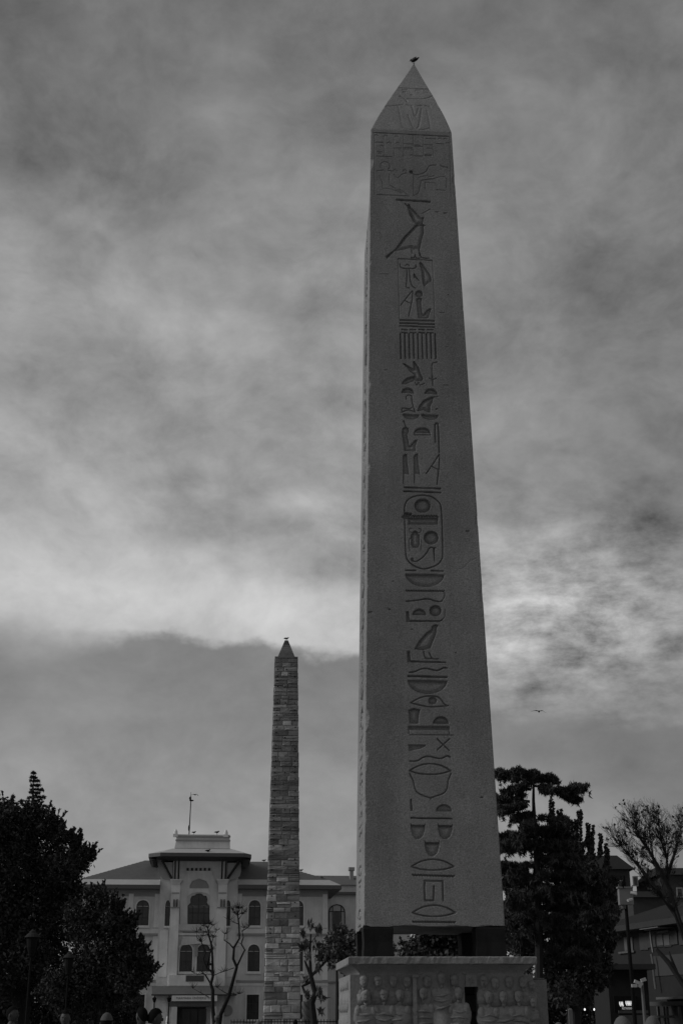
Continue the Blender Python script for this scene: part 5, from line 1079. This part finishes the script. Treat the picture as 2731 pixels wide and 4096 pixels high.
for xa, xb in ((1085, 1190), (1210, 1315)):
    wd_ = hpanel(xa-12, 1560, xb+12, 1825, .05, darkwood, 'window'); a, b = hz(xa+8, 1800), hz(xb-8, 1590); m = MB(); m.box(a[0], b[0], -.075, -.051, a[2], b[2]); m.build('pane', mat('blind', .10, .6, 4, .2), wd_)
for xa in (475, 530, 580): hpanel(xa, 1640, xa+32, 1900, .07, mat('blind', .16), 'shutter')
hpanel(370, 1905, 660, 1940, .12, greywood, 'ledge'); hpanel(1040, 1466, 1390, 1484, .95, castgrey, 'gutter'); hpanel(1085, 1520, 1300, 1560, .1, greywood, 'window_head')
hpanel(1000, 1960, 1900, 2352, .05, mat('grey_render', .055, .9, 3, .15), 'lower_wall')
m = MB(); m.tube([hz(835, 1500, -.3), hz(930, 1495, -.3), hz(960, 1760, -.3), hz(990, 1930, -.3)], .07, 6); m.tube([hz(955, 1960, -.3), hz(985, 2120, -.3), hz(1010, 2420, -.3), hz(1040, 2620, -.3)], .06, 6); m.build('downpipe', castgrey, HO)
def hs(x, y, d): return hz(2400+x/4.737, 3880+y/4.737, d, False)
a, b = hs(925, 680, -1.2), hs(1500, 590, -1.2); m = MB(); m.box(a[0], b[0]+1.5, -1.2, -.05, a[2], b[2]); m.build('awning', mat('canvas', .08, .9, 3, .2), HO)
a, b = hs(1050, 560, -.6), hs(1560, 500, -.6); m = MB(); m.box(a[0], b[0]+2, -.6, -.05, a[2], b[2]); m.build('fascia', greywood, HO)
for x in (1085, 1195, 1250, 1490): a = hs(x, 690, -1.1); m = MB(); m.box(a[0]-.06, a[0]+.06, -1.16, -1.04, 0, a[2]); m.build('awning_post', castgrey, HO)
m = MB(); a = hs(900, 860, -1.4); b = hs(1400, 880, -1.4); m.box(a[0], b[0], -1.45, -1.35, a[2]-.12, a[2]); m.build('counter', greywood, HO)
# brick houses up the hill behind
def block(xa, xb, ytop, Y, depth, label, mt, gable=None, wins=()):
    a, b, t = at(xa, 4063, Y), at(xb, 4063, Y), at((xa+xb)/2, ytop, Y); r = root('hill_house', ((a[0]+b[0])/2, a[1], 0), label, 'house'); w_ = (b[0]-a[0])/2
    m = MB(); m.box(-w_, w_, 0, depth, 0, t[2]); m.build('wall', mt, r)
    m = MB(); m.frustum(-w_-.4, w_+.4, -.4, depth+.4, t[2]+.004, -w_*.8, w_*.8, depth*.4, depth*.6, t[2]+(gable or 1.0)); m.build('roof', darkroof, r)
    for (x, y, wp, hp) in wins:
        p = at(x, y, Y); q = at(x+wp, y-hp, Y); m = MB(); ox = (a[0]+b[0])/2; m.box(p[0]-ox, q[0]-ox, -.08, -.002, p[2], q[2]); wn_ = m.build('window', greyplaster, r); m = MB(); m.box(p[0]-ox+.1, q[0]-ox-.1, -.1, -.081, p[2]+.1, q[2]-.1); m.build('pane', glass, wn_)
block(2440, 2562, 3478, 118, 9, 'old brick house with a low roof behind the camera pole', brickm, 1.6, [(2530, 3545, 18, 40), (2540, 3600, 20, 30), (2470, 3560, 20, 40)])
block(2566, 2700, 3590, 112, 9, 'low brick house with a wide dark bay between its taller neighbours', brickm, .8, [(2560+20, 3700, 60, 45), (2660, 3690, 30, 40)])
block(2690, 2900, 3500, 116, 10, 'broad brick house at the street end behind the twig tree', brickm, 1.0, [(2705, 3590, 22, 40), (2740, 3590, 22, 40), (2705, 3650, 22, 30)])
# restaurant front with lit sign
kq = at(2490, 4063, 66); KI = root('restaurant_front', (kq[0], kq[1], 0), 'dark restaurant front with a lit sign under the trees', 'restaurant'); kx = kq[0]
def kp(x, y): p = at(x, y, 66); return p[0]-kx, p[2]
a = kp(2290, 4063)[0]; b = kp(2600, 4063)[0]; zt_ = kp(2400, 3880)[1]
a = kp(2440, 4063)[0]; m = MB(); m.box(a, b, 0, 4, 0, zt_); m.build('wall', mat('shop_dark', .02, .9, 3, .3), KI); m = MB(); m.box(a-.3, b+.3, -.6, 4.2, zt_+.004, zt_+.25); m.build('roof', darkwood, KI)
q0, q1 = kp(2455, 4046), kp(2545, 3985); m = MB(); m.box(q0[0], q1[0], -.12, -.003, q0[1], q1[1]); sb = m.build('sign_board', iron, KI)
m = MB()
for i, x in enumerate([2476, 2482, 2487, 2501, 2507, 2512, 2517, 2523, 2529]):
    p = kp(x, 4016 if x < 2490 else 4013); k_ = .0125; m.tube([(p[0]-1.3*k_, -.14, p[1]+8*k_), (p[0]-1.2*k_, -.14, p[1]), (p[0]+1.4*k_, -.14, p[1]-8.5*k_)], [1.5*k_, 2.3*k_, 1.5*k_], 6)
m.build('lit_lettering', signglow, sb)
p = kp(2507, 4034); text_mesh('RESTAURANT', .145, signdim, 'lettering', sb, Matrix.Translation((p[0], -.135, p[1])) @ Matrix.Rotation(math.pi/2, 4, 'X'), .008, .62)
a_, b_ = kp(2402, 3926), kp(2426, 3885); m = MB(); m.box(a_[0], b_[0], -.10, -.003, a_[1], b_[1]); m.build('window', mat('dim_pane', .14, .5, 5, .3), KI)
m = MB(); a_, b_ = kp(2452, 4060), kp(2566, 4042); m.box(a_[0], b_[0], -1.3, -1.2, b_[1]-.12, b_[1]); m.box(a_[0], b_[0], -1.3, -1.25, 0, b_[1]-.2); m.build('terrace_screen', mat('screen_grey', .09, .8, 4, .3), KI)
for x, y, lb in ((2337, 4038, 'lit round bulb hanging alone beside the cedar trunk'), (2375, 4038, 'lit round bulb of the pair under the trees, next to the lone bulb'), (2393, 4037, 'lit round bulb of the pair under the trees, next to the restaurant sign')):
    p = at(x, y, 78); r = root('hanging_bulb', p, lb, 'lamp', 'lit bulbs under the trees'); m = MB(); m.ell((0, 0, 0), (.05, .05, .065), 10, 8); m.build('bulb', lampglow, r); m = MB(); m.tube([(0, 0, .07), (0, 0, 1.0)], .012, 5); m.build('cable', iron, r)
    L_ = bpy.data.lights.new('bulb_light', 'POINT'); L_.energy = 1.5; L_.shadow_soft_size = .1; lo_ = bpy.data.objects.new('bulb_light', L_); col.objects.link(lo_); lo_.parent = r; lo_.location = (0, -.3, 0)
p0_, p1_ = at(2310, 4020, 78), at(2420, 4020, 78); PG = root('lamp_beam', (p0_[0], p0_[1], 0), 'dark timber frame that carries the lit bulbs', 'frame'); m = MB(); zz_ = at(2337, 4038, 78)[2]+.98; m.box(0, p1_[0]-p0_[0], -.06, .06, zz_, zz_+.12); m.build('beam', darkwood, PG)
for xx in (.05, p1_[0]-p0_[0]-.05): m = MB(); m.box(xx-.05, xx+.05, -.055, .055, 0, zz_-.002); m.build('post', darkwood, PG)
# pole with cabinet and cameras
pq = at(2536, 4063, 52); PO = root('camera_pole', (pq[0], pq[1], 0), 'dark pole carrying a pale equipment cabinet and two cameras', 'pole')
def pk(x, y): p = at(x, y, 52); return p[0]-pq[0], p[2]
t = pk(2522, 3502); m = MB(); m.tube([(0.0, 0, 0), (0.0, 0, t[1])], [.085, .06], 10); m.build('pole', iron, PO)
a_, b_ = pk(2474, 3620), pk(2530, 3555); m = MB(); m.box(a_[0], b_[0]-.06, -.22, .12, a_[1], b_[1]); m.box(a_[0]-.05, b_[0]-.05, -.27, .17, b_[1]+.002, b_[1]+.06); cb_ = m.build('cabinet', mat('cabinet_grey', .26, .6, 4, .1), PO)
a_ = pk(2490, 3628); m = MB(); m.lathe((a_[0], -.1, a_[1]-.1), [(.03, 0), (.09, .03), (.11, .2)], 10); m.build('cable_gland', castgrey, cb_)
for x, y, s in ((2525, 3577, 1), (2510, 3604, -1)): q = pk(x, y); m = MB(); m.tube([(q[0]-.1*s, -.3, q[1]+.04), (q[0]+.10*s, -.42, q[1]-.02)], .05, 8); m.build('camera', whitepaint, PO)
fq = at(2576, 4063, 46); FL = root('floodlight_post', (fq[0], fq[1], 0), 'grey metal post with a cluster of four small floodlights', 'floodlight')
def fk(x, y): p = at(x, y, 46); return p[0]-fq[0], p[2]
t = fk(2566, 3925); m = MB(); m.tube([(0, 0, 0), (0, 0, t[1])], [.07, .05], 10); m.build('post', castgrey, FL)
for x, y, an in ((2568, 3920, .3), (2542, 3929, -.4), (2532, 3943, 0), (2556, 3940, .9)):
    q = fk(x, y); m = MB(); ca_, sa_ = math.cos(an), math.sin(an); m.obox((q[0], -.12, q[1]), np.array([.085*ca_, 0, .085*sa_]), (0, .06, 0), np.array([-.05*sa_, 0, .05*ca_])); m.tube([(q[0], -.1, q[1]), (0, 0, t[1]-.1)], .012, 4); m.build('floodlight', mat('flood_grey', .4, .5), FL)
sq = at(2280, 4063, 40); SP = root('notice_post', (sq[0], sq[1], 0), 'slim pale square post near the cedar', 'post'); m = MB(); tz = at(2278, 4040, 40)[2]; m.box(-.055, .055, -.05, .05, 0, tz); m.frustum(-.055, .055, -.05, .05, tz+.002, -.02, .02, -.02, .02, tz+.05); m.build('shaft', castgrey, SP)
vq = at(2342, 3963, 60); VS_ = root('hanging_banner', (vq[0], vq[1], 0), 'narrow pale banner on a thin pole under the cedar branches', 'banner'); b_ = at(2340, 3922, 60); m = MB(); m.box(-.055, .055, -.03, .0, vq[2], b_[2]); m.build('cloth', clothl, VS_); m = MB(); m.tube([(.09, 0, 0), (.09, 0, b_[2]+.1)], .02, 6); m.tube([(.09, 0, b_[2]+.05), (-.06, -.015, b_[2]+.02)], .012, 5); m.build('pole', iron, VS_)
# ------------------------------------------------------------------ people
clothobj = mat('cloth_of_person', .2, .9, 14, .2, .35, 45, objcol=True)
def make_body():
    J = {}; v = []; e = []; rad = []
    def add(p, r, par=None):
        v.append(p); rad.append(r); i = len(v)-1
        if par is not None: e.append((par, i))
        return i
    pel = add((0, 0, .96), .135); sp = add((0, .01, 1.12), .13, pel); ch = add((0, .01, 1.32), .15, sp); up_ = add((0, .015, 1.42), .10, ch); nk = add((0, .005, 1.50), .056, up_); add((0, -.005, 1.58), .056, nk)
    for s in (-1, 1):
        sh = add((s*.175, .015, 1.40), .066, up_); el_ = add((s*.235, .03, 1.12), .05, sh); wr = add((s*.225, -.05, .88), .034, el_); pa = add((s*.222, -.07, .80), .036, wr)
        for k in range(4): f1 = add((s*(.222), -.095+.022*k, .735), .010, pa); add((s*.212, -.10+.022*k, .675+abs(k-1.4)*.008), .009, f1)
        t1 = add((s*.205, -.105, .785), .011, pa); add((s*.198, -.125, .74), .010, t1)
        hp = add((s*.09, 0, .90), .095, pel); kn = add((s*.10, -.02, .50), .062, hp); an = add((s*.10, .02, .09), .042, kn); add((s*.11, -.15, .035), .034, an)
    me = bpy.data.meshes.new('person_skeleton'); me.from_pydata(v, e, []); o = bpy.data.objects.new('person_skeleton', me); col.objects.link(o)
    md = o.modifiers.new('skin', 'SKIN'); md.use_smooth_shade = True; sv = me.skin_vertices[0].data
    for i, r in enumerate(rad): sv[i].radius = (r, r*(.72 if i in (1, 2, 3) else 1)); sv[i].use_root = (i == 0)
    o.modifiers.new('sub', 'SUBSURF').levels = 1; o.modifiers['sub'].render_levels = 1
    dg = bpy.context.evaluated_depsgraph_get(); b = bpy.data.meshes.new_from_object(o.evaluated_get(dg)); bpy.data.objects.remove(o)
    V = [tuple(q.co) for q in b.vertices]; F = [tuple(p.vertices) for p in b.polygons]; bpy.data.meshes.remove(b)
    h = MB()
    def hf(p):
        x, y, z = p; w_ = 1-.22*max(0, -z)-.05*max(0, z); return np.array([x*w_, y*(1-.10*max(0, -z))-(.06 if y < 0 and z < -.3 else 0), z])
    h.ell((0, -.01, 1.665), (.078, .098, .118), 20, 16, fn=hf)
    h.ell((0, -.112, 1.645), (.014, .020, .026), 8, 6); h.ell((0, -.098, 1.598), (.026, .012, .008), 8, 5); h.ell((0, -.09, 1.57), (.028, .018, .016), 8, 5)
    for s in (-1, 1): h.ell((s*.079, .005, 1.65), (.010, .018, .030), 6, 6); h.ell((s*.030, -.098, 1.69), (.020, .012, .006), 6, 5)
    nb = len(V); V += [tuple(q) for q in np.concatenate(h.v)]; F2 = [tuple(i+nb for i in f) for f in h.f]
    me = bpy.data.meshes.new('person_body'); me.from_pydata(V, [], F+F2); me.materials.append(clothobj); me.materials.append(skinm)
    va = np.array(V)
    for p in me.polygons:
        z = va[list(p.vertices)].mean(0); p.use_smooth = True
        if p.index >= len(F) or z[2] > 1.505 or (z[2] < .86 and abs(z[0]) > .17 and z[2] > .6): p.material_index = 1
    return me
PB = make_body()
def hair_mesh(kind):
    m = MB(); V = []; F = []; nu, nv = 18, 9
    for j in range(nv+1):
        ph = (.02+.98*j/nv)
        for i in range(nu):
            t = 2*math.pi*i/nu; lim = {'hair': 1.15+1.0*max(-.25, math.sin(t)), 'long': 1.35+1.0*max(-.3, math.sin(t)), 'cap': 1.35, 'hood': 1.55+.75*max(-.35, math.sin(t))}[kind]; a = ph*lim
            g_ = {'hair': 1.10, 'long': 1.16, 'cap': 1.13, 'hood': 1.30}[kind]*(1+.02*math.sin(7*t+5*ph)*(kind in ('hair', 'long')))
            V.append((.078*g_*math.sin(a)*math.cos(t), -.01+.101*g_*math.sin(a)*math.sin(t), 1.668+.118*(g_ if kind != 'cap' else 1.1)*math.cos(a)))
    F = [(j*nu+i, j*nu+(i+1) % nu, (j+1)*nu+(i+1) % nu, (j+1)*nu+i) for j in range(nv) for i in range(nu)]+[tuple(range(nu))]
    m.add(V, F)
    if kind == 'cap': m.ell((0, -.125, 1.70), (.07, .075, .012), 12, 5)
    if kind == 'hood': m.ell((0, .03, 1.50), (.13, .11, .08), 14, 8)
    return m
def person(x, ytop, Y, face, cloth, kind, hcol, label, pack=False, lean=0):
    t = at(x, ytop, Y); r = root('person', (t[0], t[1], 0), label, 'person', rz=face); s = t[2]/1.80
    o = link('body', PB, r); o.scale = (s, s, s); o.color = (cloth, cloth, cloth, 1); o.rotation_euler = (lean, 0, 0)
    h = hair_mesh(kind).build({'hair': 'hair', 'long': 'hair', 'cap': 'cap', 'hood': 'hood'}[kind], hairm if kind in ('hair', 'long') else clothobj, r, smooth=True); h.scale = (s, s, s); h.color = (hcol, hcol, hcol, 1); h.rotation_euler = (lean, 0, 0)
    if kind == 'cap': h2 = hair_mesh('hair').build('hair', hairm, r, smooth=True); h2.scale = (s*.97, s*.97, s*.985); h2.rotation_euler = (lean, 0, 0)
    if pack:
        m = MB(); m.ell((-.02, .19, 1.32), (.19, .13, .26), 14, 10); b = m.build('backpack', clothobj, r, smooth=True); b.scale = (s, s, s); b.color = (.22, .22, .22, 1)
P_ = math.pi
person(52, 4024, 24, P_*.45, .10, 'hair', .02, 'dark haired person in profile beneath the tall dark tree')
person(265, 4039, 22, 0, .03, 'hair', .02, 'man with short dark hair facing the viewer below the lantern lamp')
person(429, 4049, 18, P_, .05, 'cap', .075, 'person seen from behind in a pale rounded cap')
person(571, 4027, 20, P_*1.2, .20, 'hair', .02, 'dark haired person in a pale jacket with a pale backpack', True)
person(622, 4033, 20, P_*.6, .14, 'long', .02, 'person with full dark hair turned towards the hall porch')
person(868, 4057, 44, 0.2, .10, 'cap', .12, 'small figure in a grey cap beside the pollarded trunk')
person(1182, 4078, 42, P_, .03, 'hair', .02, 'small dark haired figure before the masonry obelisk railing')
person(1034, 4082, 30, P_, .08, 'cap', .10, 'figure in a grey cap near the lowest hall window')
person(2487, 4071, 15, P_*1.1, .10, 'hood', .10, 'person with a raised grey hood below the restaurant sign')
person(2606, 4070, 16, P_*.95, .09, 'hood', .09, 'person with a raised grey hood below the house awning')
person(2232, 4088, 20, P_, .12, 'cap', .09, 'person in a pale cap beside the slim pale post')
